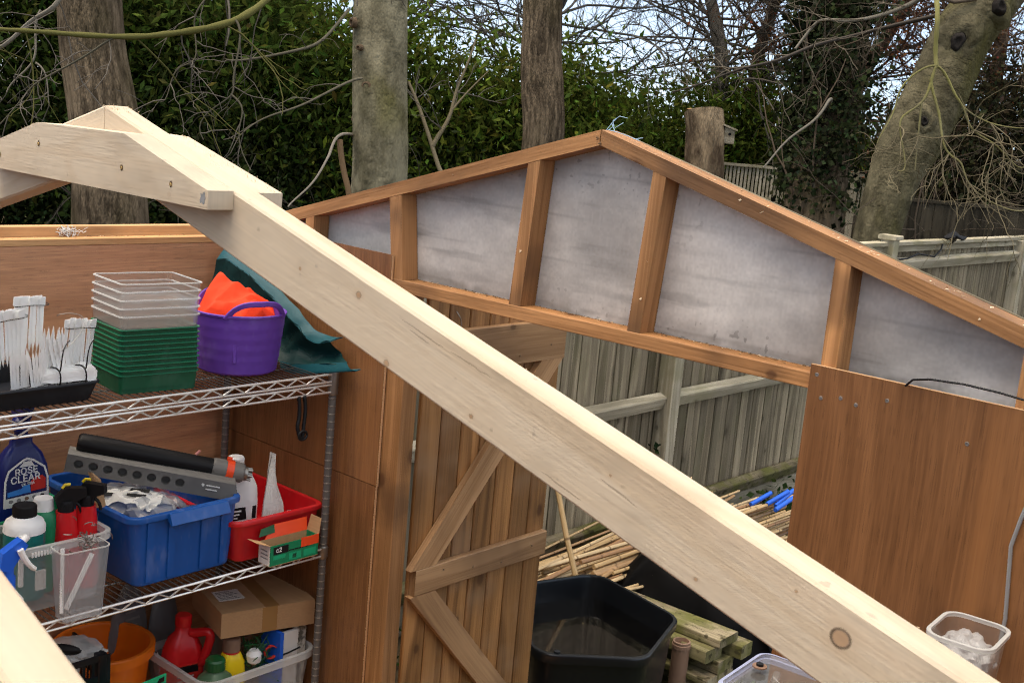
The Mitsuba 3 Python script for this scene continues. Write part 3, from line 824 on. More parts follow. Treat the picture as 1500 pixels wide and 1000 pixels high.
# ---------------------------------------------------------------- trees, hedges, far fences
def leaves(rng, pts, size, aspect, base, var, bend=.25, droop=0.0, upness=.5):
    """Leaf blades (two bent quads each) at pts with per-leaf colour."""
    n = len(pts)
    d = rng.normal(0, 1, (n, 3)); d[:, 2] -= droop; d /= np.linalg.norm(d, axis=1, keepdims=True)
    nn = rng.normal(0, 1, (n, 3)); nn[:, 2] += upness * 2
    s = np.cross(d, nn); s /= np.linalg.norm(s, axis=1, keepdims=True) + 1e-9
    q = np.cross(s, d)
    L = size * rng.uniform(.45, 1.25, (n, 1)); W = L * aspect / 2
    b = bend * L
    V = np.stack([pts, pts + d * L * .45 + s * W - q * b * .12, pts + d * L - q * b * .5, pts + d * L * .45 - s * W - q * b * .12], 1)
    F = np.array([[0, 1, 2], [0, 2, 3]])[None] + 4 * np.arange(n)[:, None, None]
    c = np.asarray(base) * (1 + var * rng.normal(0, 1, (n, 1))) * (1 + .12 * rng.normal(0, 1, (n, 3)))
    return V.reshape(-1, 3), F.reshape(-1, 3), np.clip(c, .004, .6).repeat(4, 0)


def cat(items):
    V, F, C, n = [], [], [], 0
    for v, f, c in items:
        V.append(v); F.append(f + n); C.append(c); n += len(v)
    return np.vstack(V), np.vstack(F), np.vstack(C)


def strands(polys, sides=3):
    """Many thin tapering tubes at once: polys = [(points, r0, r1, colour)]."""
    V, F, C, n = [], [], [], 0
    a = np.linspace(0, 2 * np.pi, sides, endpoint=False)
    for P, r0, r1, col in polys:
        P = np.asarray(P); m = len(P)
        _, N, B = frames(P)
        r = np.linspace(r0, r1, m)[:, None, None]
        v = P[:, None] + r * (np.cos(a)[None, :, None] * N[:, None] + np.sin(a)[None, :, None] * B[:, None])
        i = np.arange(m - 1)[:, None] * sides; j = np.arange(sides); k = (j + 1) % sides
        f = np.concatenate([np.stack([i + j, i + k, i + k + sides], -1).reshape(-1, 3), np.stack([i + j, i + k + sides, i + j + sides], -1).reshape(-1, 3)])
        V.append(v.reshape(-1, 3)); F.append(f + n); C.append(np.tile(col, (m * sides, 1))); n += m * sides
    return np.vstack(V), np.vstack(F), np.vstack(C)


def grow(rng, p, d, L, r, level, out, col, kids=4, spread=.75, grav=-.05, kink=.22, ratio=.62, rmin=.0014):
    n = 9 if level > 1 else 7
    P = [np.asarray(p, float)]; d = unit(d)
    for _ in range(n - 1):
        d = unit(d + rng.normal(0, kink * .8, 3) + [0, 0, grav * .7])
        P.append(P[-1] + d * L / (n - 1))
    c = np.asarray(col) * rng.uniform(.75, 1.25)
    out.append((P, r, max(rmin, r * .5), c))
    if level > 0:
        for q in range(kids):
            t = rng.uniform(.25, 1.0); j = min(int(t * (n - 1)), n - 2); fr = t * (n - 1) - j
            b = P[j] * (1 - fr) + P[j + 1] * fr
            dd = unit(unit(P[j + 1] - P[j]) + rng.normal(0, spread, 3))
            grow(rng, b, dd, L * ratio * rng.uniform(.7, 1.2), max(rmin, r * .55), level - 1, out, col, kids, spread, grav, kink, ratio, rmin)
    return out


def trunk(pts, radii, seed, n=26, rough=.05, sub=10):
    pts, radii = np.asarray(pts, float), np.asarray(radii, float)
    from scipy.interpolate import PchipInterpolator
    t = np.linspace(0, 1, len(pts)); tt = np.linspace(0, 1, (len(pts) - 1) * sub + 1)
    P = np.stack([PchipInterpolator(t, pts[:, j])(tt) for j in range(3)], 1); R = PchipInterpolator(t, radii)(tt)
    rg = np.random.default_rng(seed); ph = rg.uniform(0, 6, 8)
    wob = lambda s, a: 1 + rough * (np.sin(2 * a + ph[0] + 3 * s) * .5 + np.sin(3 * a + ph[1] - 5 * s) * .4 + np.sin(a + ph[2] + 14 * s) * .5 + .35 * np.sin(5 * a + ph[3] + 9 * s) + .3 * np.sin(31 * s + ph[4] + a))
    return tube(P, R, n, wob=wob)


def curve(pts, n=5):
    from scipy.interpolate import CubicSpline
    pts = np.asarray(pts, float); t = np.arange(len(pts)); tt = np.linspace(0, len(pts) - 1, (len(pts) - 1) * n + 1)
    return np.stack([CubicSpline(t, pts[:, j])(tt) for j in range(3)], 1)


GREY, MOSS, BROWN = (.115, .10, .082), (.105, .10, .028), (.11, .082, .057)
# --- the broad rough-barked trunk on the left
t1 = thing('tree', 'broad rough-barked tree trunk rising behind the side wall at the left', 'tree', None)
part(t1, 'trunk', trunk([(-5.66, 1.97, -.1), (-5.69, 1.99, .7), (-5.72, 1.99, 1.38), (-5.84, 1.99, 2.0), (-6.03, 1.98, 2.6), (-6.12, 2.0, 3.2), (-6.2, 2.05, 4.6), (-6.3, 2.1, 7)], [.36, .285, .258, .238, .222, .215, .2, .16], 1, 40, .025), 'bark_rough', True)
sp = []
rg = np.random.default_rng(11)
for P in ([(-6.2, 2.05, 4.4), (-5.4, 1.7, 4.3), (-4.6, 1.5, 3.7), (-4.1, 1.45, 3.05)], [(-6.15, 2.0, 3.9), (-5.6, 2.3, 3.6), (-5.0, 2.3, 3.1), (-4.75, 2.2, 2.6)], [(-6.2, 2.1, 4.6), (-5.7, 3.0, 4.4), (-5.2, 3.4, 3.7), (-4.9, 3.4, 3.0)],
          [(-6.1, 1.9, 3.6), (-6.1, 1.2, 3.4), (-5.9, .6, 3.0), (-5.7, .3, 2.6)], [(-6.2, 2.1, 4.2), (-5.4, 2.6, 4.2), (-4.8, 2.9, 3.6), (-4.5, 2.9, 3.0)]):
    C = curve(P, 6); sp.append((C, .022, .006, np.array(GREY)))
    for j in range(5, len(C), 7):
        grow(rg, C[j], unit(C[j] - C[j - 1]) + rg.normal(0, .5, 3) + [0, 0, -.45], rg.uniform(.5, 1.0), .0060, 2, sp, (.062, .054, .043), 2, .7, -.13, .32, .6)
sp1, rgb_ = sp, np.random.default_rng(15)
for key_, pts, r0, r1 in (('a', [(-5.9, 1.95, 3.6), (-5.3, 1.4, 3.2), (-4.798, 1.106, 2.782), (-4.874, 1.004, 2.636), (-4.943, 0.919, 2.530), (-5.027, 0.821, 2.423)], .020, .012), ('b', [(-4.867, 1.020, 2.676), (-4.865, 0.989, 2.540), (-4.845, 0.973, 2.405), (-4.885, 0.913, 2.303), (-4.925, 0.854, 2.201)], .008, .004),
                          ('c', [(-4.834, 0.976, 2.379), (-4.782, 1.007, 2.323), (-4.754, 1.010, 2.240), (-4.730, 1.008, 2.146)], .006, .003)):
    C = curve(pts, 5); sp1.append((C, r0, r1, np.array((.18, .16, .125))))
    for j in range(3, len(C), 4): grow(rgb_, C[j], unit(C[j] - C[j - 1]) + rgb_.normal(0, .6, 3), .28, .0035, 1, sp1, GREY, 2, .7, -.1, .3, .6)
part(t1, 'bare_branch', strands(sp, 4)[:2], 'twig', True, color=strands(sp, 4)[2])
# --- smooth grey-green beech left of the gable peak
t2_ = thing('tree', 'smooth grey-green tree trunk standing left of the gable between the hedges', 'tree')
part(t2_, 'trunk', trunk([(-4.88, 3.71, -.1), (-4.885, 3.71, .8), (-4.89, 3.72, 1.7), (-4.97, 3.75, 2.3), (-5.08, 3.80, 2.8), (-5.15, 3.84, 3.2), (-5.2, 3.9, 4.6), (-5.25, 4.0, 7)], [.27, .225, .208, .205, .203, .199, .18, .14], 2, 40, .025), 'bark_beech', True)
arch = curve([(-5.2, 3.9, 4.3), (-4.934, 3.055, 3.543), (-4.187, 2.240, 3.073), (-3.762, 1.736, 2.811), (-3.696, 1.493, 2.684), (-3.736, 1.309, 2.620), (-3.820, 1.159, 2.577), (-3.931, 0.988, 2.545), (-4.146, 0.801, 2.534), (-4.281, 0.685, 2.532), (-4.415, 0.568, 2.527), (-4.523, 0.475, 2.525), (-4.7, .2, 2.5)], 4)
part(t2_, 'mossy_branch', tube(arch, np.linspace(.024, .0080, len(arch)) * (1 + .15 * np.sin(np.arange(len(arch)) * 1.9)), 8), 'twig', True, color=np.tile(MOSS, (len(arch) * 9 + 16, 1)))
sp = []
for j in list(range(12, len(arch), 5)):
    grow(rg, arch[j], unit(rg.normal(0, .5, 3) + [.1, .3, -1.0]), rg.uniform(.4, .8), .0050, 1, sp, MOSS if j % 2 else GREY, 3, .6, -.10, .25, .6)
for pts, r0, r1 in (([(-4.1, 1.9, 3.1), (-3.916, 1.465, 2.793), (-3.930, 1.416, 2.642), (-3.895, 1.405, 2.479), (-3.952, 1.342, 2.416), (-3.969, 1.298, 2.302), (-3.992, 1.260, 2.225)], .007, .003), ([(-3.684, 1.506, 2.693), (-3.643, 1.507, 2.551), (-3.634, 1.474, 2.386), (-3.627, 1.457, 2.295), (-3.700, 1.369, 2.195), (-3.692, 1.341, 2.049)], .008, .003),
                    ([(-3.629, 1.457, 2.302), (-3.564, 1.491, 2.211), (-3.557, 1.470, 2.101), (-3.470, 1.497, 1.910)], .006, .0025), ([(-3.93, .99, 2.545), (-3.992, 0.927, 2.510), (-4.069, 0.838, 2.419), (-4.195, 0.700, 2.297), (-4.248, 0.636, 2.220), (-4.322, 0.529, 2.043)], .008, .003),
                    ([(-4.906, 3.493, 2.497), (-4.486, 2.891, 2.398), (-4.311, 2.472, 2.268), (-4.196, 2.150, 2.191), (-4.144, 1.893, 2.059)], .011, .004), ([(-5.153, 3.535, 2.984), (-4.856, 3.053, 2.719), (-4.738, 2.729, 2.621), (-4.795, 2.388, 2.529), (-4.729, 2.181, 2.546)], .015, .005)):
    C = curve(pts, 5); sp.append((C, r0, r1, np.array((.095, .085, .058))))
    for j in range(4, len(C), 4): grow(rg, C[j], unit(C[j] - C[j - 1]) + rg.normal(0, .6, 3), rg.uniform(.2, .4), .0035, 1, sp, GREY, 2, .7, -.1, .3, .6)
part(t2_, 'twigs', strands(sp, 4)[:2], 'twig', True, color=strands(sp, 4)[2], kind='stuff')
# knots and a broken limb on the beech
for a, z, r in ((-1.2, 2.45, .03), (-1.9, 2.9, .035), (-.9, 2.05, .022), (-2.2, 2.2, .02), (-1.5, 2.72, .02)):
    c = np.array([-4.95 - (z - 2) * .14 + .2 * math.cos(a), 3.76 + .2 * math.sin(a), z])
    o = np.array([math.cos(a), math.sin(a), 0]); s = np.array([-o[1], o[0], 0])
    q = circ(1, 14)
    part(t2_, 'knot', loft([c + o * h + r * f * (q[:, :1] * s * 1.3 + q[:, 1:] * np.array([0, 0, 1.0])) for f, h in ((1.2, -.02), (1.0, .008), (.62, .012), (.45, -.004))]), 'debris')
# --- brown trunk right of it
t3 = thing('tree', 'straight brown tree trunk behind the left slope of the gable', 'tree')
part(t3, 'trunk', trunk([(-5.93, 6.86, -.1), (-5.96, 6.87, 1.0), (-6.0, 6.9, 2.16), (-6.10, 6.94, 2.62), (-6.17, 6.96, 2.95), (-6.22, 6.98, 3.3), (-6.28, 7.0, 3.9), (-6.4, 7.1, 7)], [.27, .24, .212, .216, .207, .20, .195, .15], 3, 36, .014), 'bark_rough', True)
# --- ivy-covered trunk
t4 = thing('tree', 'dark ivy-clad tree trunk left of the leaning beech', 'tree')
ivp = np.array([(-3.75, 8.55, -.1), (-3.81, 8.62, 1.4), (-3.85, 8.71, 2.0), (-3.87, 8.82, 2.41), (-3.93, 8.93, 3.09), (-4.0, 9.03, 3.77), (-4.1, 9.1, 5.5)])
part(t4, 'trunk', trunk(ivp, [.42, .32, .30, .28, .27, .26, .2], 4, 36, .06), 'bark_rough', True)
rg = np.random.default_rng(21)
items = []
for cl in range(900):
    z = rg.uniform(1.35, 4.6); a = rg.uniform(0, 2 * np.pi)
    cx, cy = np.interp(z, ivp[:, 2], ivp[:, 0]), np.interp(z, ivp[:, 2], ivp[:, 1])
    if z < 2.25 and rg.random() < (2.25 - z) * 1.35: continue
    side = math.cos(a) * .77 + math.sin(a) * .64          # toward the right of the view the bark shows through
    if side > .5 and rg.random() < .75: continue
    r = .27 + abs(rg.normal(0, .09)) + .04 * (z > 3)
    c = np.array([cx + r * math.cos(a), cy + r * math.sin(a), z])
    m = rg.integers(18, 40)
    p = c + rg.normal(0, 1, (m, 3)) * [.075, .075, .11]
    items.append(leaves(rg, p, .062, .85, np.array([.030, .038, .018]) * rg.uniform(.5, 1.8), .35, .2, .5, .2))
v, f, c = cat(items)
part(t4, 'ivy', (v, f), 'leaf', color=c, label='dark ivy leaves')
sp = []
for _ in range(7):
    z = rg.uniform(1.5, 3); a = rg.uniform(-2.6, .3)
    c = np.array([np.interp(z, ivp[:, 2], ivp[:, 0]) + .34 * math.cos(a), np.interp(z, ivp[:, 2], ivp[:, 1]) + .34 * math.sin(a), z])
    grow(rg, c, (rg.normal(0, .3) + .3 * math.cos(a), .3 * math.sin(a), 1), rg.uniform(.6, 1.2), .012, 1, sp, BROWN, 2, .4, .1, .15)
part(t4, 'vine_stem', strands(sp, 4)[:2], 'twig', True, color=strands(sp, 4)[2])
gb = curve([(-3.80, 8.55, 2.66), (-3.55, 8.15, 2.75), (-3.40, 7.80, 2.71), (-3.371, 7.663, 2.626), (-3.379, 7.492, 2.506), (-3.434, 7.277, 2.370), (-3.458, 7.087, 2.228), (-3.470, 6.906, 2.078)], 5)
part(t4, 'dead_branch', tube(gb, np.linspace(.017, .007, len(gb)), 7), 'twig', True, color=np.tile((.17, .155, .125), (len(gb) * 8 + 14, 1)), label='bleached dead branch curving down')
# --- leaning beech
t5 = thing('tree', 'thick smooth beech trunk leaning to the right behind the fence', 'tree')
part(t5, 'trunk', trunk([(-2.36, 6.95, -.1), (-2.409, 7.064, 1.19), (-2.449, 7.149, 1.673), (-2.431, 7.27, 2.106), (-2.376, 7.404, 2.457), (-2.286, 7.59, 2.898), (-2.221, 7.753, 3.336), (-2.112, 7.921, 3.636), (-2.006, 8.1, 3.993), (-1.8, 8.4, 5.5)], [.27, .20, .190, .215, .262, .258, .248, .245, .24, .2], 5, 44, .03), 'bark_olive', True)


def stub(c, d, r, L, mat='bark_olive', name='cut_limb'):
    c, d = np.asarray(c, float), unit(d)
    a = unit(np.cross(d, [0, 0, 1])); b = np.cross(a, d); q = circ(1, 20)
    wv = 1 + .13 * np.sin(2 * np.linspace(0, 6.28, 20, endpoint=False) + 7 * c[2]) + .10 * np.sin(3 * np.linspace(0, 6.28, 20, endpoint=False) + 31 * c[2]) + .06 * np.sin(7 * np.linspace(0, 6.28, 20, endpoint=False))
    q = q * wv[:, None] * [1, 1.2]
    rings = [c + d * h + r * f * (q[:, :1] * a + q[:, 1:] * b) for f, h in ((2.0, -.05), (1.45, L * .25), (1.15, L * .55), (.95, L * .62), (.75, L * .45), (.5, L * .2), (.25, L * .05))]
    mb = loft(rings)
    v, f, _ = mb.out()
    part(t5, name, (v, f, np.stack([v[:, 2], v[:, 0] + v[:, 1]], 1)), mat, True)


stub((-2.135, 7.49, 3.25), (.52, -.83, -.05), .095, .045)
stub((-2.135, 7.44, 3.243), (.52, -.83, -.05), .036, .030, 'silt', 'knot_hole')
stub((-2.21, 7.20, 2.586), (.5, -.85, .0), .055, .03)
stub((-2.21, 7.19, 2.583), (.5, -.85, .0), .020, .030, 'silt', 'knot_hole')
stub((-1.96, 7.72, 3.55), (.75, -.62, .12), .075, .04)
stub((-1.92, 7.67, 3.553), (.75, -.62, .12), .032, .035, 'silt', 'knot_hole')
mb = MB()
for pts, r0, r1 in (
    ([(-1.990, 6.416, 3.637), (-1.779, 6.114, 3.308), (-1.750, 6.092, 3.116), (-1.713, 6.080, 2.940)], .019, .015),
    ([(-1.713, 6.080, 2.940), (-1.721, 6.046, 2.827), (-1.739, 5.996, 2.688), (-1.803, 5.919, 2.598), (-1.828, 5.872, 2.497), (-1.762, 5.877, 2.286), (-1.780, 5.837, 2.186)], .012, .004),
    ([(-1.725, 6.048, 2.851), (-1.688, 6.051, 2.734), (-1.632, 6.065, 2.594), (-1.590, 6.066, 2.452), (-1.531, 6.089, 2.337), (-1.452, 6.141, 2.274), (-1.381, 6.168, 2.136), (-1.209, 6.285, 2.010), (-1.056, 6.411, 1.989)], .011, .004),
    ([(-1.713, 6.080, 2.940), (-1.638, 6.125, 2.861), (-1.572, 6.154, 2.747), (-1.510, 6.185, 2.657), (-1.436, 6.215, 2.519), (-1.309, 6.304, 2.437), (-1.195, 6.375, 2.328), (-1.114, 6.436, 2.289)], .011, .004),
    ([(-1.744, 5.989, 2.678), (-1.717, 5.953, 2.437), (-1.689, 5.918, 2.197)], .008, .004),
    ([(-1.713, 6.080, 2.940), (-1.803, 5.990, 2.891), (-1.871, 5.900, 2.761), (-1.880, 5.856, 2.613), (-1.907, 5.796, 2.464), (-1.925, 5.756, 2.364)], .008, .004),
    ([(-1.512, 6.186, 2.667), (-1.354, 6.300, 2.578), (-1.166, 6.458, 2.561)], .007, .003)):
    C = curve(pts, 5)
    tube(C, np.linspace(r0, r1, len(C)) * (1 + .12 * np.sin(np.arange(len(C)) * 2.3)), 7, mb)
mb_h = curve([(-2.0, 8.0, 4.4), (-2.1, 7.3, 4.4), (-2.15, 6.75, 4.0), (-1.990, 6.416, 3.637)], 5)
tube(mb_h, np.linspace(.045, .020, len(mb_h)), 8, mb)
v, f, _ = mb.out()
rgm = np.random.default_rng(5)
part(t5, 'mossy_branch', (v, f), 'twig', True, color=np.clip(np.array([.15, .14, .035]) + .035 * np.sin(v * 23).sum(1, keepdims=True) * .4 + .0, .05, .4) * np.clip(1.15 - .25 * (2.8 - v[:, 2:3]).clip(0, 1) * np.array([.3, .6, -1.5]), .4, 1.6), label='moss-yellow drooping branch forking into thin twigs')
sp = []
for p in ((-1.531, 6.089, 2.337), (-1.381, 6.168, 2.136), (-1.309, 6.304, 2.437), (-1.828, 5.872, 2.497), (-1.590, 6.066, 2.452), (-1.209, 6.285, 2.010), (-1.717, 5.953, 2.437), (-1.436, 6.215, 2.519), (-1.354, 6.300, 2.578), (-1.195, 6.375, 2.328)):
    for _ in range(3):
        grow(rgm, p, unit(rgm.normal(0, .7, 3) + [.2, 0, -.5]), rgm.uniform(.3, .65), .0045, 1, sp, (.15, .125, .075), 3, .6, -.1, .3, .6)
for p, d in (((-2.1, 8.0, 4.2), (.8, -.6, -.4)), ((-1.9, 8.2, 4.8), (.7, .1, -.3)), ((-2.1, 7.6, 3.6), (-1, -.5, .1)), ((-1.85, 8.1, 4.0), (1, -.2, -.25)), ((-1.9, 8.1, 4.3), (.9, -.9, -.55)), ((-2.0, 7.9, 3.8), (1, .2, -.4))):
    for _ in range(1):
        grow(rgm, p, np.array(d) + rgm.normal(0, .2, 3), 1.4, .016, 3, sp, BROWN, 2, .55, -.04, .2, .65)
for pts, r0, r1, col in (([(-2.05, 7.8, 3.95), (-2.345, 7.325, 3.666), (-2.516, 7.423, 3.570), (-2.823, 7.537, 3.471), (-3.173, 7.626, 3.419), (-3.479, 7.770, 3.438), (-3.664, 7.872, 3.411), (-3.761, 7.728, 3.166)], .030, .012, (.21, .19, .15)),
                         ([(-2.2, 8.0, 3.6), (-3.0, 7.95, 3.4), (-3.333, 7.860, 3.294), (-3.349, 7.275, 3.155), (-3.445, 6.886, 2.999), (-3.649, 6.687, 2.904), (-3.903, 6.572, 2.780), (-4.242, 6.520, 2.660)], .022, .007, (.06, .05, .04))):
    C = curve(pts, 5); sp.append((C, r0, r1, np.array(col)))
    for j in range(12, len(C), 3): grow(rgm, C[j], unit(C[j] - C[j - 1]) + rgm.normal(0, .6, 3), rgm.uniform(.3, .7), .006, 2, sp, (.13, .11, .08), 3, .6, -.05, .25, .6)
part(t5, 'twigs', strands(sp, 4)[:2], 'twig', True, color=strands(sp, 4)[2], kind='stuff')
# --- sawn-off trunk with a bird box
t6 = thing('tree_stump', 'tall sawn-off tree stump with peeling bark right of the gable peak', 'stump')
part(t6, 'trunk', trunk([(-5.76, 9.66, -.1), (-5.78, 9.67, 1.0), (-5.82, 9.68, 1.8), (-5.95, 9.72, 2.59)], [.28, .24, .232, .232], 6, 34, .06), 'bark_stump', True)
part(t6, 'sawn_top', loft([np.column_stack([-5.95 + circ(.225, 30)[:, 0], 9.72 + circ(.225, 30)[:, 1], 2.588 + .01 * np.sin(np.arange(30))]), np.column_stack([-5.95 + circ(.2, 30)[:, 0], 9.72 + circ(.2, 30)[:, 1], 2.6 + .01 * np.sin(np.arange(30))])], cap0=False), 'cardboard')
bb = thing('bird_box', 'small pale wooden bird box fixed to the right side of the tall stump', 'bird box')
bo, ez = np.array([-5.67, 9.87, 2.24]), np.array([0, 0, 1.0])
ex, ey = np.array([.757, .653, 0]), np.array([-.653, .757, 0])
part(bb, 'box', prism([(-.06, 0), (.06, 0), (.06, .16), (-.06, .20)], bo - ey * .07, ex, ez, ey * .14), 'rail_wood')
part(bb, 'roof', prism([(-.09, .205), (.085, .150), (.085, .170), (-.09, .225)], bo - ey * .10, ex, ez, ey * .2), 'rail_wood')
part(bb, 'entrance', loft([bo - ey * .0705 + ex * .0 + ez * .11 + circ(.018, 12)[:, :1] * ex + circ(.018, 12)[:, 1:] * ez], cap0=False), 'black')
# --- sapling between two trunks
sa = thing('sapling', 'thin bare forked sapling between the grey-green and the brown trunk', 'sapling')
mb = MB()
for pts, r0, r1 in (([(-4.35, 4.06, -.05), (-4.42, 4.05, .9), (-4.506, 4.044, 1.700), (-4.567, 4.034, 1.874), (-4.640, 4.010, 2.031), (-4.735, 3.980, 2.241), (-4.806, 3.954, 2.388), (-4.872, 3.927, 2.509)], .022, .011), ([(-4.644, 4.011, 2.051), (-4.613, 4.069, 2.178), (-4.590, 4.120, 2.305), (-4.589, 4.160, 2.465), (-4.572, 4.213, 2.622), (-4.552, 4.291, 2.868)], .018, .007),
                    ([(-4.586, 4.128, 2.326), (-4.524, 4.218, 2.473), (-4.435, 4.337, 2.644)], .009, .004)):
    C = curve(pts, 5); tube(C, np.linspace(r0, r1, len(C)), 7, mb)
v, f, _ = mb.out()
part(sa, 'stem', (v, f), 'twig', True, color=np.tile((.17, .14, .085), (len(v), 1)))
sp = []
for p in ((-4.589, 4.160, 2.465), (-4.806, 3.954, 2.388), (-4.552, 4.291, 2.868), (-4.613, 4.069, 2.178)):
    for _ in range(3): grow(rgm, p, unit(rgm.normal(0, .6, 3) + [0, 0, .7]), rgm.uniform(.25, .5), .005, 1, sp, GREY, 2, .5, .05, .2)
part(sa, 'twigs', strands(sp, 4)[:2], 'twig', True, color=strands(sp, 4)[2], kind='stuff')
st = curve([(-4.60, 3.29, .0), (-4.66, 3.294, 1.0), (-4.723, 3.294, 1.594), (-4.774, 3.291, 1.761), (-4.824, 3.283, 1.903), (-4.862, 3.285, 2.047)], 5)
sb = thing('sapling', 'broken brown stem standing just left of the grey-green trunk', 'sapling')
part(sb, 'stem', tube(st, .021, 8), 'twig', True, color=np.tile((.15, .095, .05), (len(st) * 9 + 16, 1)))
st = curve([(-5.06, 3.60, 2.087), (-5.040, 3.545, 2.085), (-4.878, 3.277, 2.069), (-4.741, 3.101, 1.967), (-4.672, 3.012, 1.908), (-4.626, 2.887, 1.781), (-4.603, 2.746, 1.674), (-4.570, 2.621, 1.594)], 5)
part(t2_, 'side_branch', tube(st, np.linspace(.013, .005, len(st)), 7), 'twig', True, color=np.tile((.20, .175, .14), (len(st) * 8 + 14, 1)))

# --- hedges: leafy masses along a line (x, y of the front, height)
def hedge(name, label, line, depth, n, size, aspect, low, high, seed, zmin=.2, clump=.35, kind='stuff', upness=.4, droop=.25):
    rg = np.random.default_rng(seed)
    line = np.asarray(line, float)
    seg = np.linalg.norm(np.diff(line[:, :2], axis=0), axis=1); L = np.concatenate([[0], np.cumsum(seg)])
    per = 34
    m = n // per
    s = rg.uniform(0, L[-1], m)
    bx, by, h = np.interp(s, L, line[:, 0]), np.interp(s, L, line[:, 1]), np.interp(s, L, line[:, 2])
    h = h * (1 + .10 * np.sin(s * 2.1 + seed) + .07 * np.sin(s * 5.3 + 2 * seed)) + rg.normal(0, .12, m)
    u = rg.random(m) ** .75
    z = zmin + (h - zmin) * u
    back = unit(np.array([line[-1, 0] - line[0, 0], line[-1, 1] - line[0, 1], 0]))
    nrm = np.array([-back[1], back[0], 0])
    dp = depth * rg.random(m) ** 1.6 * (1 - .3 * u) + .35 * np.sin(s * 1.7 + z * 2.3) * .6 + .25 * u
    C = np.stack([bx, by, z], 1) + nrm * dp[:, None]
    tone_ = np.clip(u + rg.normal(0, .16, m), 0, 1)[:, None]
    col = np.asarray(low) * (1 - tone_) + np.asarray(high) * tone_  # low leaves darker: shade at the hedge foot is put into their colour
    P = (C[:, None] + rg.normal(0, 1, (m, per, 3)) * clump * np.array([.8, .8, .8])).reshape(-1, 3)
    P[:, 2] = np.maximum(P[:, 2], .02)
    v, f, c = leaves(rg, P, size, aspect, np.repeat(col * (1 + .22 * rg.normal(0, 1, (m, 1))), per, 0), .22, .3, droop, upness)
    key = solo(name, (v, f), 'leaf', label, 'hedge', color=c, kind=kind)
    return key


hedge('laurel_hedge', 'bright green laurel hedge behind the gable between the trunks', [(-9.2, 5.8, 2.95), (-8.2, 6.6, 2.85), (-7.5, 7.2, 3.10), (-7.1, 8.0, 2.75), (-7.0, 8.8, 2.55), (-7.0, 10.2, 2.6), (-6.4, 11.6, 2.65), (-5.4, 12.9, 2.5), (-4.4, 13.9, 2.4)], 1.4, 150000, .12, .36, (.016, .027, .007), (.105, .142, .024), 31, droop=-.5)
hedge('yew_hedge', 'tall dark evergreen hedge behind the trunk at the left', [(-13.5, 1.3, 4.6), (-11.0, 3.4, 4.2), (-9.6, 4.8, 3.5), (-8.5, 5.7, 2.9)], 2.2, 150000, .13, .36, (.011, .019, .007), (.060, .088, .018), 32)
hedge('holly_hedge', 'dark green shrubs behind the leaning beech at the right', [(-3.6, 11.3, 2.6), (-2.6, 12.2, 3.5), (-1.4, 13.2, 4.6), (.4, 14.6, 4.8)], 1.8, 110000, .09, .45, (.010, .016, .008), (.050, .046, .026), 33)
hedge('undergrowth', 'undergrowth along the foot of the hedges, its leaf colour darkened for shade', [(-12.5, 1.2, 1.5), (-8.6, 5.0, 1.55), (-7.2, 7.6, 1.6), (-6.9, 9.4, 1.3)], 1.1, 34000, .075, .6, (.010, .015, .007), (.030, .042, .016), 34, .02)
# bare thicket in front of the hedges, and twiggy scrub at the right
for lab, spots, col, seed, hh in (('grey tangle of bare twigs hanging before the dark hedge at the left', [(-9.6 + .34 * j, 3.1 + .27 * j) for j in range(0, 14, 2)], (.055, .048, .038), 41, 1.2), ('brown leafless scrub behind the leaning beech', [(-3.2 + .33 * j, 9.9 + .27 * j) for j in range(13)], (.105, .082, .06), 42, 2.3)):
    rg = np.random.default_rng(seed); sp = []
    for x, y in spots:
        for _ in range(2):
            grow(rg, (x + rg.normal(0, .3), y + rg.normal(0, .3), rg.uniform(.0, .4)), (rg.normal(0, .35), rg.normal(0, .35), 1), hh * rg.uniform(.8, 1.3), .014, 3, sp, col, 3, .75, -.03, .28, .68)
    v, f, c = strands(sp, 3)
    solo('scrub', (v, f), 'twig', lab, 'scrub', smooth=True, color=c, kind='stuff')
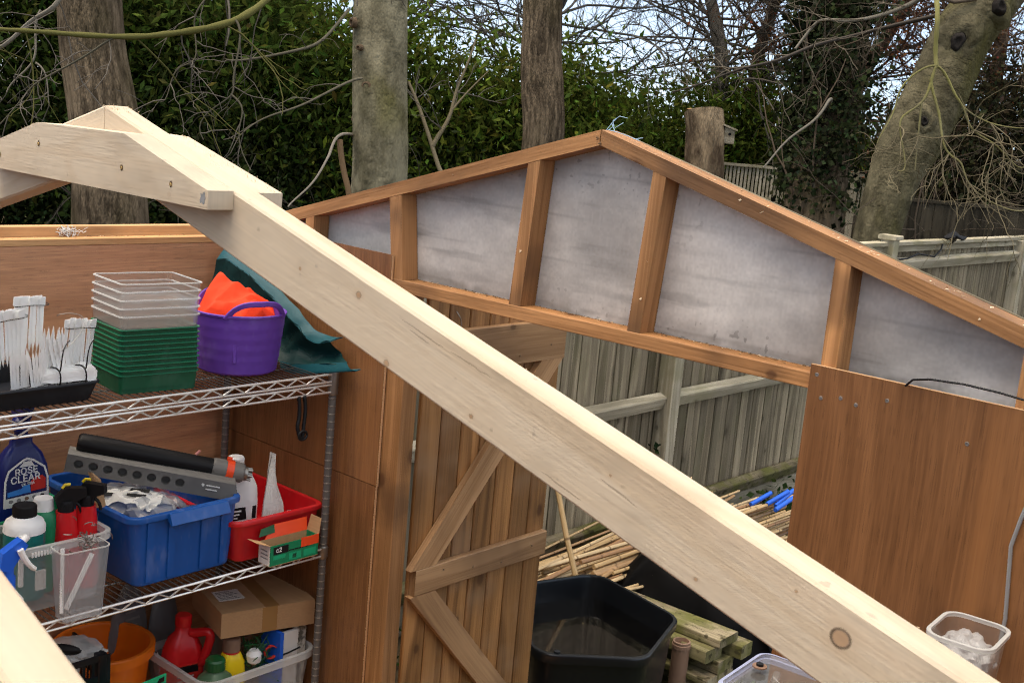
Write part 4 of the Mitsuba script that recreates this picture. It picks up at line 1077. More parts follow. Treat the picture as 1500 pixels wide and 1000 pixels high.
# bare trees against the sky
rg = np.random.default_rng(51)
far = [(-9.6, 8.0, 'slender bare tree far behind between the two middle trunks', 8.5, GREY), (-8.2, 9.6, 'bare twiggy tree behind the brown trunk', 9, (.13, .12, .10)), (-7.0, 11.2, 'bare tree above the hedge right of the brown trunk', 9, (.12, .105, .085)),
       (-6.8, 12.6, 'dark upright bare tree above the tall stump', 10, (.085, .07, .055)), (-5.4, 12.6, 'bare copper-tinged tree above the ivy trunk', 8.5, (.14, .085, .06)), (-4.4, 14.0, 'bare brown tree behind the ivy trunk', 9, (.12, .085, .06)),
       (-2.6, 13.6, 'bare brown tree behind the leaning beech', 8, (.12, .09, .065)), (-.9, 14.4, 'bare tree at the far right edge of the garden', 8, (.11, .085, .065)), (-10.8, 7.0, 'bare tree above the dark hedge left of the grey-green trunk', 8, GREY)]
for x, y, lab, hgt, col in far:
    key = thing('bare_tree', lab, 'tree')
    T0 = curve([(x, y, -.1), (x + rg.normal(0, .1), y, 1.5), (x + rg.normal(0, .2), y + rg.normal(0, .2), 3.2), (x + rg.normal(0, .3), y, 5), (x + rg.normal(0, .4), y, hgt)], 5)
    part(key, 'trunk', tube(T0, np.linspace(.16, .03, len(T0)), 10), 'twig', True, color=np.tile(col, (len(T0) * 11 + 20, 1)))
    sp = []
    for j in range(9, len(T0)):
        if T0[j][2] > 6.0: break
        for _ in range(6 if 'copper' in lab or 'brown' in lab else 5):
            a = rg.uniform(0, 6.28)
            grow(rg, T0[j], (math.cos(a), math.sin(a), rg.uniform(.0, .7)), rg.uniform(1.1, 2.0), .022, 3, sp, col, 3, .5, .03, .2, .62, .0024)
    v, f, c = strands(sp, 3)
    part(key, 'crown', (v, f), 'twig', True, color=c)
    if 'copper' in lab or 'brown tree behind the ivy' in lab:
        pp = np.array([P[-1] for P, *_ in sp if rg.random() < .8])
        pp = (pp[:, None] + rg.normal(0, .10, (len(pp), 5, 3))).reshape(-1, 3)
        v, f, c = leaves(rg, pp, .055, .6, (.20, .085, .04), .3)
        part(key, 'dead_leaves', (v, f), 'leaf', color=c, kind='stuff')
# --- fences at the back
ff = thing('slatted_fence', 'pale slatted trellis fence behind the stump and the ivy trunk', 'fence')
A, B = np.array([-6.35, 10.5, 0]), np.array([-3.5, 12.95, 0])
dd = unit(B - A); nn = np.array([dd[1], -dd[0], 0]); LL = np.linalg.norm(B - A)
sl, bd = MB(), MB()
q = 0.0
while q < LL:
    a = A + dd * q
    timber(a + [0, 0, 1.60], a + [0, 0, 2.00], .030, .015, nn, 0, sl)
    q += .048
q = 0.0
while q < LL:
    a = A + dd * q
    timber(a + [0, 0, 0], a + [0, 0, 1.56], .125, .015, nn, 0, bd)
    q += .13
part(ff, 'slat', sl, 'rail_wood', kind='stuff')
part(ff, 'fence_board', bd, 'fence_wood', kind='stuff')
for z, h in ((1.59, .05), (1.99, .035), (.3, .07)):
    part(ff, 'fence_rail', timber(A + nn * .03 + [0, 0, z], B + nn * .03 + [0, 0, z], .03, h, c=0), 'rail_wood')
for t in (.0, .5, 1.0):
    a = A + dd * LL * t + nn * .02
    part(ff, 'fence_post', timber(a + [0, 0, 0], a + [0, 0, 2.05], .09, .09, nn, 0), 'rail_wood')
df = thing('dark_fence', 'dark stained close-boarded fence beyond the leaning beech', 'fence')
A, B = np.array([-3.35, 9.1, 0]), np.array([1.0, 12.85, 0])
dd = unit(B - A); nn = np.array([dd[1], -dd[0], 0]); LL = np.linalg.norm(B - A)
q, n = 0.0, 0
while q < LL:
    a = A + dd * q + nn * (.006 * (n % 2))
    part(df, 'fence_board', timber(a + [0, 0, 0], a + [0, 0, 1.84], .118, .014, nn, 0), 'dark_wood')
    q += .122; n += 1
part(df, 'cap_rail', timber(A + [0, 0, 1.86], B + [0, 0, 1.86], .06, .035, c=.003), 'dark_wood')

# ---------------------------------------------------------------- wire shelving
Z1, Z2, Z3 = 1.489, .920, .300
sh = thing('wire_shelving', 'chromed wire shelving unit standing against the plywood side wall', 'shelving')


def post(x, y):
    rings, z = [], .02
    while z < 1.56:
        for dz, r in ((0, .0125), (.0195, .0125), (.0205, .0108), (.0235, .0108), (.0245, .0125)):
            rings.append((circ(r, 12, x, y), z + dz))
        z += .025
    return loft(rings)


for x, y in ((-.906, -.044), (-1.452, -.044), (-.906, -1.88), (-1.452, -1.88)):
    part(sh, 'post', tube([(x, y, .02), (x, y, 1.502)], .0121, 14), 'post_steel')
    rg2 = MB()
    for q in range(58):
        z = .035 + .025 * q
        loft([(circ(.0119, 12, x, y), z - .0022), (circ(.0126, 12, x, y), z - .0014), (circ(.0126, 12, x, y), z + .0014), (circ(.0119, 12, x, y), z + .0022)], False, False, rg2)
    part(sh, 'post_groove', rg2, 'dull_steel', kind='stuff')
YA, YB = -1.88, -.05


def strip(x, y0, y1, z, h, pitch):
    mb = MB()
    for zz in (z, z - h):
        tube([(x, y0, zz), (x, y1, zz)], .0036, 6, mb)
    n = int(abs(y1 - y0) / pitch)
    P = []
    for j in range(n + 1):
        y = y1 - .03 - j * pitch
        if y < y0: break
        P += [(x + .001, y, z - h + .002), (x + .001, y - pitch * .5, z - .002)]
    tube(P, .0029, 5, mb)
    return mb


def deck(z, strips):
    for j, dz in enumerate(strips):
        part(sh, 'front_rail', strip(-.9, YA, YB, z - .002 - dz, .0235, .075), 'chrome')
        part(sh, 'rear_rail', strip(-1.455, YA, YB, z - .002 - dz, .0235, .075), 'inner_steel')
    mb = MB()
    y = YA + .02
    while y < YB:
        tube([(-1.455, y, z - .003), (-.9, y, z - .003)], .0017, 5, mb); y += .0205
    part(sh, 'deck_wire', mb, 'inner_steel', kind='stuff')
    mb = MB()
    for x in (-1.32, -1.18, -1.04):
        tube([(x, YA, z - .0072), (x, YB, z - .0072)], .0026, 5, mb)
    for y in (-.048, YA):
        for dz in (.004, .028):
            tube([(-1.455, y, z - dz), (-.9, y, z - dz)], .0026, 6, mb)
    part(sh, 'cross_wire', mb, 'dull_steel')
    for x in (-.906, -1.452):
        h = .03 + (.035 if len(strips) > 1 else 0)
        part(sh, 'collar', loft([(circ(.0135, 14, x, -.044), z - h - .004), (circ(.0165, 14, x, -.044), z - h), (circ(.0165, 14, x, -.044), z + .002), (circ(.0135, 14, x, -.044), z + .006)]), 'dull_steel')


deck(Z1, (0, .033)); deck(Z2, (0,)); deck(Z3, (0,))


# ---------------------------------------------------------------- builders of small things
def bin_(w, d, h, t=.003, taper=.86, r=.025, rw=.008, rh=.012, n=5, td=None):
    """Open container, wide w (x), deep d (y), with a rim; one closed shell."""
    td = td or taper
    rings = [(rr(w * taper - .01, d * td - .01, r * .8, n), 0), (rr(w * taper, d * td, r, n), .005), (rr(w, d, r, n), h - rh), (rr(w + 2 * rw, d + 2 * rw, r + rw, n), h - rh), (rr(w + 2 * rw, d + 2 * rw, r + rw, n), h - .003),
             (rr(w + 2 * rw - .004, d + 2 * rw - .004, r + rw, n), h), (rr(w - 2 * t, d - 2 * t, r, n), h), (rr(w - 2 * t - .004, d - 2 * t - .004, r, n), h - .004), (rr(w * taper - 2 * t, d * td - 2 * t, r * .8, n), .008)]
    return loft(rings).out()


def shell(w, d, h, taper=.86, r=.02, rw=.005, n=4, rh=.006):
    """One-sheet see-through container and its rim as two meshes."""
    a = loft([(rr(w * taper - .01, d * taper - .01, r * .7, n), 0), (rr(w * taper, d * taper, r, n), .004), (rr(w, d, r, n), h - rh)], True, False).out()
    b = loft([(rr(w, d, r, n), h - rh), (rr(w + 2 * rw, d + 2 * rw, r + rw, n), h - rh), (rr(w + 2 * rw, d + 2 * rw, r + rw, n), h), (rr(w - .003, d - .003, r, n), h), (rr(w, d, r, n), h - rh)], False, False).out()
    return a, b


def lathe(prof, n=28):
    return loft([(circ(max(r, 1e-4), n), z) for r, z in prof]).out()


def oval(prof, ratio, n=28):
    """Bottle body: profile (half width, z) with depth = ratio * width, rounded-rectangle section."""
    return loft([(rr(2 * w, 2 * w * ratio, w * ratio * .8, 6), z) for w, z in prof]).out()


def text(s, h, at, ex, ey, depth=.0006, bold=True, center=False):
    m = meshkit.text_mesh(s, h, depth, bold)
    v = np.asarray(m.vertices); ex, ey = unit(ex), unit(ey)
    if center: v = v - [v[:, 0].max() / 2, 0, 0]
    return np.asarray(at) + v[:, :1] * ex + v[:, 1:2] * ey + v[:, 2:] * np.cross(ex, ey), np.asarray(m.faces)


def crumple(w, d, h, seed, nx=26, ny=26, amp=.02, fold=3.0, edge=.0, drape=None):
    """A crumpled sheet over a mound."""
    rg = np.random.default_rng(seed)
    u, v = np.meshgrid(np.linspace(-1, 1, nx), np.linspace(-1, 1, ny), indexing='ij')
    z = h * np.clip(1 - (u ** 2 + v ** 2) * .7, 0, 1) ** .7
    ox, oy = 0 * u, 0 * u
    for q in range(16):
        a, f, p = rg.uniform(0, 6.28), rg.uniform(1, 3) * fold, rg.uniform(0, 6.28)
        k = math.cos(a) * u + math.sin(a) * v
        s = np.abs(np.sin(k * f + p + .8 * np.sin(f * .6 * (u - v)))) - .5
        z += amp * s / (1 + q * .25); ox += amp * .5 * s * math.cos(a); oy += amp * .5 * s * math.sin(a)
    V = np.stack([u * w / 2 + ox, v * d / 2 + oy, z - edge * (np.maximum(abs(u), abs(v)) ** 6)], -1)
    i = np.arange(nx - 1)[:, None] * ny + np.arange(ny - 1)[None]
    return V.reshape(-1, 3), np.stack([i, i + ny, i + ny + 1, i + 1], -1).reshape(-1, 4)


def sheet_lump(w, d, h, seed, n=34, m=16, amp=.12, f=3):
    """A closed crumpled bundle (bag, rag): a squashed sphere with sharp folds."""
    rg = np.random.default_rng(seed)
    th = np.linspace(0.02, np.pi - .02, m); ph = np.linspace(0, 2 * np.pi, n, endpoint=False)
    rings = []
    W = [(unit(rg.normal(0, 1, 3)), rg.uniform(1, 3) * f, rg.uniform(0, 6)) for _ in range(12)]
    for t in th:
        p = np.stack([np.sin(t) * np.cos(ph), np.sin(t) * np.sin(ph), np.cos(t) + 0 * ph], 1)
        k = sum((np.abs(np.sin(p @ a * q + c)) - .6) / (1 + .15 * j) for j, (a, q, c) in enumerate(W))
        p = p * (1 + amp * k[:, None])
        rings.append(p[::-1] * [w / 2, d / 2, h / 2] + [0, 0, h / 2])
    return loft(rings[::-1]).out()


# ---------------------------------------------------------------- top shelf
ORD = ['first', 'second', 'third', 'fourth', 'fifth', 'sixth', 'seventh', 'eighth', 'ninth']
PC, PR = (-1.038, -.622), 84.0     # the punnet stack's centre and turn
for j in range(15):
    rot = PR + rng.uniform(-.8, .8); ox, oy = rng.normal(0, .001, 2)
    if j < 10:
        z0 = Z1 + .0138 * j
        key = thing('punnet', ('bottom one of the stacked green punnets, resting on the wire deck' if j == 0 else 'topmost green punnet, right under the clear ones' if j == 9 else ORD[j] + ' green punnet counted up from the bottom of the stack on the top shelf'), 'punnet', 'green punnets stacked on the top shelf')
        h = .0525
        m = loft([(rr(.222, .184, .012), 0), (rr(.228, .190, .014), h - .003), (rr(.231, .193, .016), h - .003), (rr(.231, .193, .016), h - .0005), (rr(.226, .188, .014), h - .0005), (rr(.220, .182, .012), .002)]).out()
        part(key, 'body', place(m, (PC[0] + ox, PC[1] + oy, z0), rot), 'green_plastic')
        m = loft([(rr(.2312, .1932, .016), h - .0028), (rr(.238, .200, .017), h - .0028), (rr(.238, .200, .017), h), (rr(.2285, .1905, .015), h), (rr(.2285, .1905, .015), h - .0004)], False, False).out()
        part(key, 'rim', place(m, (PC[0] + ox, PC[1] + oy, z0), rot), 'punnet_rim')
    else:
        z0 = Z1 + .0138 * 9 + .0095 + .0222 * (j - 9)
        key = thing('punnet', ('topmost clear punnet of the stack, open and empty' if j == 14 else 'lowest clear punnet, sitting in the green ones' if j == 10 else ORD[j - 10] + ' clear punnet counted up from the lowest clear one'), 'punnet', 'clear punnets stacked on the green ones')
        a, b = shell(.230, .192, .056, .965, .014, .0042, rh=.0030)
        part(key, 'body', place(a, (PC[0] + ox, PC[1] + oy, z0), rot), 'clear_plastic')
        part(key, 'rim', place(b, (PC[0] + ox, PC[1] + oy, z0), rot), 'clear_rim', label=None)
# purple tub
tb = thing('flexible_tub', 'purple flexible tub with two loop handles holding an orange cloth', 'tub')
TC = np.array([-1.084, -.277, Z1])
H, RB, RT = .178, .116, .137
prof = []
for q in range(23):
    t = q / 22; r = RB + (RT - RB) * t ** .85
    prof.append((r + (.0012 if q % 4 == 2 and 2 < q < 20 else 0), H * t))
prof = [(RB - .018, 0), (RB - .006, .002)] + prof[1:] + [(RT + .004, H + .001), (RT + .0045, H + .006), (RT - .001, H + .008), (RT - .006, H + .004), (RB - .004, .008)]
part(tb, 'body', place(lathe(prof, 44), TC), 'purple_plastic')
for a0 in (-10, 170):
    a = math.radians(a0); P = []
    for t in np.linspace(-1, 1, 17):
        ang = a + t * .74
        up = .048 * (1 - abs(t) ** 3.2)
        rr_ = RT + .000 + .004 * (1 - t * t)
        P.append(TC + [rr_ * math.cos(ang), rr_ * math.sin(ang), H + up - .003])
    P = np.array(P)
    mb = MB()
    for q in range(16):
        pass
    o = np.array([math.cos(a), math.sin(a), 0])
    rings = []
    tn = np.gradient(P, axis=0)
    for p, t_ in zip(P, tn):
        t_ = unit(t_); s = unit(np.cross(t_, o)); w = np.cross(s, t_)
        c = rr(.017, .008, .0035, 3)
        rings.append(p + c[:, :1] * s + c[:, 1:] * w)
    part(tb, 'handle', loft(rings), 'purple_plastic')
for a0 in (-40, 16, 130, 200, 300):
    a = math.radians(a0)
    part(tb, 'seam', box((-.003, -.001, .03), (.003, .003, .14)).out() if False else place(box((-.004, RB + .008, .045), (.004, RB + .0125, .135)).out(), TC, a0 - 90), 'purple_plastic') if a0 in (-40,) else None
# orange cloth in the tub
def cloth(cx, cy, z0, rx, ry, h, seed):
    rg = np.random.default_rng(seed); n, m = 120, 54
    u = np.linspace(0, 1, m)[:, None]; a = np.linspace(0, 2 * np.pi, n, endpoint=False)[None]
    x, y = u * np.cos(a), u * np.sin(a)
    z = h * np.clip(1 - u ** 3.0, 0, 1) ** .75 * (.84 + .16 * np.cos(a - 3.6) * u) + .035 * np.exp(-((x + .38) ** 2 + (y + .25) ** 2) / .05) + 0 * a
    for q in range(16):
        t, f, p = rg.uniform(0, 6.28), rg.uniform(1.6, 3.2) * (1 + .12 * q), rg.uniform(0, 6.28)
        k = math.cos(t) * x + math.sin(t) * y
        z += h * .085 / (1 + .10 * q) * (1 - np.abs(np.sin(k * f + p + 1.1 * np.sin(2.4 * (x * math.sin(t) - y * math.cos(t)) + p))) * 1.8) * (.35 + .65 * u)
    V = np.stack([cx + rx * x, cy + ry * y, np.where(u > .93, z0 + .004, np.maximum(z0 + z, z0 + .002))], -1).reshape(-1, 3)
    i = np.arange(m - 1)[:, None] * n + np.arange(n)[None]; k = np.arange(m - 1)[:, None] * n + (np.arange(n)[None] + 1) % n
    return V, np.stack([i, i + n, k + n, k], -1).reshape(-1, 4)


oc = thing('orange_cloth', 'bright orange hi-vis garment bundled in the purple tub', 'garment')
part(oc, 'fabric', cloth(TC[0] - .01, TC[1] - .005, TC[2] + .150, .124, .124, .122, 8), 'orange_cloth', smooth=60)
# teal moulded tray leaning behind the tub
te = thing('potting_tray', 'teal plastic tray tipped on its side behind the purple tub', 'tray')
U = curve([(-1.44, -.115, 1.772), (-1.30, -.10, 1.745), (-1.13, -.085, 1.66), (-1.03, -.075, 1.595), (-.965, -.07, 1.578), (-.905, -.065, 1.590)], 6)
Lw = curve([(-1.42, -.24, 1.492), (-1.28, -.17, 1.490), (-1.14, -.105, 1.490), (-1.05, -.09, 1.492), (-.965, -.075, 1.508), (-.845, -.05, 1.535)], 6)


def ruled(A, B, bow, n=9, t=.003, wr=0):
    V = []
    for s in np.linspace(0, 1, n):
        V.append(A * (1 - s) + B * s + np.asarray(bow) * 4 * s * (1 - s))
    V = np.array(V); m = len(A)
    if wr: V = V + wr * np.stack([np.sin(V[..., 0] * 71 + V[..., 2] * 40), np.sin(V[..., 0] * 53 - V[..., 2] * 90 + 1), np.sin(V[..., 0] * 47 + V[..., 1] * 80)], -1)
    i = np.arange(n - 1)[:, None] * m + np.arange(m - 1)[None]
    F = np.stack([i, i + 1, i + m + 1, i + m], -1).reshape(-1, 4)
    W = V + np.array([0, .3, .9]) / .95 * t * -1
    k = n * m
    S = []
    for c in ([q for q in range(m)], [(n - 1) * m + q for q in range(m)]):
        S += [[c[q], c[q + 1], c[q + 1] + k, c[q] + k] for q in range(m - 1)]
    return np.vstack([V.reshape(-1, 3), W.reshape(-1, 3)]), np.vstack([F, F[:, ::-1] + k, S])


part(te, 'side', ruled(U, Lw, (-.03, .035, -.01), wr=.004), 'teal_dark', smooth=60)
Uo = U + np.stack([np.linspace(-.012, .03, len(U)), np.linspace(.030, .022, len(U)), np.linspace(.026, .020, len(U)) ], 1)
part(te, 'lip', ruled(U, Uo, (0, 0, .004), 4, .004, .002), 'teal_plastic', smooth=60)
Lo = Lw[14:] + np.array([.035, .012, .012]) * np.linspace(.2, 1, len(Lw) - 14)[:, None]
part(te, 'lower_lip', ruled(Lw[14:] + [0, 0, .001], Lo + [0.02, 0, -.022], (.005, -.01, -.012), 5, .003), 'teal_plastic', smooth=60)
# black tray of plant labels
bt = thing('seed_tray', 'low black tray filled with bundles of white plant labels', 'tray')
part(bt, 'body', place(bin_(.34, .27, .055, .003, .92, .02, .006, .006), (-1.09, -1.005, Z1), 91.5), 'black_plastic')
lw = [0]


def tag_label(L=.15, w=.0125, head=.021, t=.0011):
    hh = .022
    P = [(-w / 2, .028), (0, 0), (w / 2, .028), (w / 2, L - hh - .004), (head / 2, L - hh), (head / 2, L - .002), (head / 2 - .002, L), (-head / 2 + .002, L), (-head / 2, L - .002), (-head / 2, L - hh), (-w / 2, L - hh - .004)]
    mb = MB()
    pts = np.array(P)
    tri = trimesh.creation.triangulate_polygon(Polygon(pts), engine='earcut')
    X, F = np.asarray(tri[0]), np.asarray(tri[1])
    for y, fl in ((-t / 2, 0), (t / 2, 1)):
        mb.add(np.column_stack([X[:, 0], np.full(len(X), y), X[:, 1]]), F if not fl else F[:, ::-1])
    for i in range(len(pts)):
        a, b = pts[i], pts[(i + 1) % len(pts)]
        mb.add([(a[0], -t / 2, a[1]), (b[0], -t / 2, b[1]), (b[0], t / 2, b[1]), (a[0], t / 2, a[1])], [[0, 1, 2, 3]])
    return mb.out()


LAB = tag_label()
LABU = place(tag_label(), (0, 0, 0), 0, 180)
LABU = (LABU[0] + [0, 0, .15],) + tuple(LABU[1:])
lab_mesh = {}


def label_bundle(lab, at, n, rz, tilt, lean, up, step=.0033, group=None, fan=0.0, s=1.0):
    """n labels side by side, turned edge on to the view so that each shows its narrow face."""
    key = thing('plant_label_bundle', lab, 'plant labels', group)
    for j in range(n):
        m = LAB if up else LABU
        q = place(m, ((j - n / 2) * step + rng.normal(0, .0004), rng.normal(0, .0012), rng.normal(0, .0025)), 19 + rng.normal(0, 2), s=s)
        q = place(q, rx=lean + rng.normal(0, .8), ry=tilt + fan * (j - n / 2) + rng.normal(0, .6))
        part(key, 'label', place(q, at, rz), 'white_plastic', smooth=False)
    # the wire tie round the heads
    zz = (.128 if up else .022) * s
    w = n * step / 2 + .006
    P = np.array([(w * math.cos(a), .012 * math.sin(a), zz + .0015 * math.sin(3 * a)) for a in np.linspace(0, 2 * np.pi, 17)])
    q = place(tube(P, .0011, 5, cap=False).out(), rx=lean, ry=tilt)
    part(key, 'tie', place(q, at, rz), 'black', smooth=True)
    return key


G = 90
label_bundle('tallest bundle of white plant labels at the back of the black tray', (-1.10, -.955, 1.60), 8, G, 0, 4, True, .0104)
label_bundle('bundle of white plant labels standing at the right end of the black tray', (-1.045, -.850, 1.545), 8, G, 2, 6, True, .0104)
label_bundle('bundle of white plant labels at the left end of the black tray', (-1.03, -1.04, 1.585), 9, G, -7, 8, True, .0104)
label_bundle('bundle of white plant labels with points up, left of the middle of the tray', (-1.015, -.940, 1.54), 5, G, 1, 8, False, .011, fan=.5)
label_bundle('bundle of white plant labels with points up leaning beside the right bundle', (-1.012, -.895, 1.53), 4, G, -15, 8, False, .011, fan=.4)
label_bundle('short bundle of white plant labels with points up at the front left', (-.985, -1.03, 1.525), 6, G, -6, 8, False, .0080, fan=.6, s=.8)
label_bundle('few white plant labels with points up at the front of the tray', (-.975, -.985, 1.53), 5, G, -10, 8, False, .0080, fan=.7, s=.75)
hb = thing('plant_label_bundle', 'bundle of white plant labels lying flat across the front of the tray', 'plant labels')
for r_ in range(3):
    for c_ in range(5):
        q = place(LAB, (rng.normal(0, .0008), 0, 0), 0, 0, 90)
        q = place(q, (0, 0, 0), 0, rng.normal(0, 3), 0)
        part(hb, 'label', place(q, (-.965 - c_ * .0125, -.990 + rng.normal(0, .002) + (.004 if r_ % 2 else 0), 1.553 + r_ * .0075 + c_ * .0012), 90), 'white_plastic', smooth=False)
for dy, s in ((-.945, 1), (-.875, 1)):
    P = curve([(-1.03, dy + .01, 1.572), (-.99, dy, 1.582), (-.955, dy - .002, 1.578), (-.953, dy, 1.55), (-.97, dy, 1.545)], 4)
    part(hb, 'cable_tie', tube(P, .0022, 6), 'black', smooth=True)
    P = curve([(-.955, dy, 1.58), (-.955, dy + .004, 1.61), (-.96, dy + .012, 1.635), (-.965, dy + .03, 1.655)], 4)
    part(hb, 'cable_tie', tube(P, np.linspace(.0022, .0014, len(P)), 6), 'black', smooth=True)
wi = tube(curve([(-1.02, -.98, 1.60), (-1.0, -.92, 1.62), (-1.0, -.87, 1.66), (-1.02, -.85, 1.70), (-1.04, -.885, 1.71), (-1.06, -.90, 1.70)], 5), .0009, 5)
solo('tie_wire', wi, 'dull_steel', 'thin loose wire strung between the label bundles', 'wire', smooth=True)
for key in [k for k in scene if k.split('__')[0].rsplit('_0', 1)[0] in ('seed_tray', 'plant_label_bundle', 'tie_wire')]:
    scene[key]['to_world'] = T().translate([.028, .014, 0])
# strap with a spring clip under the top shelf
st = thing('strap', 'black carry strap loop hanging from the right end of the top shelf', 'strap')
P = np.array([(-.898 + .001 * j, -.172 + s * .012 + .004 * math.sin(.5 * j), 1.432 - .0125 * j) for s in (-1,) for j in range(10)])
Q = P[::-1] + [0, .022, 0]
rg_ = curve(np.vstack([P, [[-.887, -.172, 1.300]], Q])[::2], 3)
part(st, 'webbing', tube(rg_, .006, 7), 'black', smooth=True)
part(st, 'ring', tube([(-.886 + .002, -.171 + .016 * math.cos(a), 1.312 + .014 * math.sin(a)) for a in np.linspace(0, 2 * np.pi, 15)], .004, 6), 'black', smooth=True)

# ---------------------------------------------------------------- middle shelf
CB = thing('clear_box', 'see-through storage box of bottles at the left of the middle shelf', 'storage box')
a, b = shell(.38, .185, .186, .90, .03, .012, 5, .020)
part(CB, 'body', place(a, (-1.060, -.945, Z2), 90), 'milky_plastic')
part(CB, 'rim', place(b, (-1.060, -.945, Z2), 90), 'clear_rim')
for j in range(9):
    part(CB, 'grip_rib', box((-.9565, -.985 + .0085 * j, Z2 + .1628), (-.953, -.9805 + .0085 * j, Z2 + .176)), 'white_plastic')
gc = thing('green_crate', 'shallow green crate behind the see-through box holding the blue spray bottle', 'crate')
part(gc, 'body', place(bin_(.24, .24, .19, .003, .92, .02, .006, .01), (-1.295, -.865, Z2), 90), 'bright_green')
# blue spray bottle
rb = thing('spray_bottle', 'dark blue spray bottle with a rose killer label at the back of the middle shelf', 'bottle')
BX, BY, BZ = -1.255, -.868, Z2 + .028
prof = [(.066, 0), (.074, .006), (.078, .03), (.079, .15), (.078, .24), (.072, .285), (.058, .32), (.040, .342), (.032, .35), (.030, .372)]
part(rb, 'body', place(oval(prof, .45), (BX, BY, BZ), 90), 'navy_plastic')
part(rb, 'neck', place(lathe([(.018, .370), (.018, .39), (.024, .39), (.024, .42), (.015, .43)], 20), (BX, BY, BZ)), 'navy_plastic')
part(rb, 'trigger_head', place(prism([(-.03, .425), (.03, .425), (.05, .47), (.09, .475), (.09, .495), (-.03, .495)], (0, -.014, 0), (1, 0, 0), (0, 0, 1), (0, .028, 0)).out(), (BX, BY, BZ), 0), 'navy_plastic')
fx = BX + .0358
W2 = .066


def panel(poly, dx, mat, name):
    part(rb, name, prism(poly, (fx + dx, BY, BZ), (0, 1, 0), (0, 0, 1), (.0006, 0, 0)), mat, smooth=False)


lab_o = [(-W2, .165), (-W2 + .002, .24), (-W2 + .012, .272), (-.015, .297), (.0, .304), (.02, .297), (W2 - .012, .272), (W2 - .002, .24), (W2, .165)]
sc_ = lambda P, q, oy: [(x * q, (z - .235) * q + .235 + oy) for x, z in P]
panel([(x, z + .015) for x, z in lab_o], .0, 'label_white', 'label_edge')
panel([(x, z + .015) for x, z in sc_(lab_o, .905, 0)], .0006, 'label_navy', 'label')
panel([(-W2 * .93, .187), (W2 * .93, .187), (W2 * .93, .213), (-W2 * .93, .207)], .0012, 'label_white', 'label_strip')
panel([(-.022, .293), (.022, .293), (.012, .308), (-.010, .308)], .0012, 'label_white', 'label_top')
panel([(.012, .219), (.055, .222), (.055, .252), (.045, .262), (.025, .260), (.012, .250)], .0012, 'label_red', 'label_rose')
panel([(-.055, .212), (-.012, .215), (-.012, .232), (-.055, .225)], .0012, 'label_blue', 'label_band')
panel([(-.018, .216), (.012, .216), (.008, .240), (-.012, .238)], .0014, 'label_blue', 'label_drop')
for s, h, y, z in (('ROSE', .0185, -.002, .272), ('CLEAR', .0195, -.004, .250)):
    v, f = text(s, h, (fx + .0013, BY + y, BZ + z), (0, 1, .05), (0, -.05, 1), .0006, True, True)
    part(rb, 'lettering', (v, f), 'label_white', smooth=False)
v, f = text('ULTRA', .0085, (fx + .0013, BY + .004, BZ + .2385), (0, 1, .07), (0, -.07, 1), .0006, True, True)
part(rb, 'lettering', (v, f), 'label_white', smooth=False)
v, f = text('BUGS', .006, (fx + .0019, BY + .001, BZ + .2975), (0, 1, 0), (0, 0, 1), .0005, True, True)
for j in range(5):
    c = circ(.0068, 12)
    part(rb, 'pictogram', loft([np.column_stack([np.full(12, fx + .0019), BY - .045 + .0225 * j + c[:, 0], BZ + .198 + .001 * j + c[:, 1] * .8])], cap0=False), ('print_grey', 'print_grey', 'rust', 'print_grey', 'black')[j], smooth=False)


def bottle(name, lab, prof, cap, at, bm, cm, rot=0, ratio=1.0, neck=None, cat_='bottle'):
    k = thing(name, lab, cat_)
    part(k, 'body', place(lathe(prof) if ratio == 1 else oval(prof, ratio), at, rot), bm)
    if cap: part(k, 'cap', place(lathe(cap, 24), at, rot), cm)
    return k


zz = Z2 + .006
k = bottle('plant_feed_bottle', 'teal and white bottle with a black screw cap in the see-through box', [(.050, 0), (.053, .006), (.053, .150), (.053, .188)], [(.030, .222), (.031, .227), (.031, .252), (.028, .256)], (-1.055, -.955, zz + .012), 'teal_liquid', 'black')
part(k, 'shoulder', place(lathe([(.0535, .183), (.0535, .200), (.047, .214), (.033, .222), (.030, .228)]), (-1.055, -.955, zz + .012)), 'white_plastic')
part(k, 'side_strip', place(box((.047, -.040, .05), (.0535, -.028, .19)).out(), (-1.055, -.955, zz + .012)), 'white_plastic')
part(k, 'label', place(box((.0515, .004, .03), (.055, .034, .085)).out(), (-1.055, -.955, zz + .012)), 'paper')
k = bottle('green_bottle', 'bright green bottle with a white neck in the see-through box', [(.040, 0), (.042, .005), (.042, .185), (.038, .212), (.030, .224)], [(.026, .222), (.027, .226), (.0265, .250), (.024, .258)], (-1.095, -.882, zz + .004), 'bright_green', 'white_plastic')
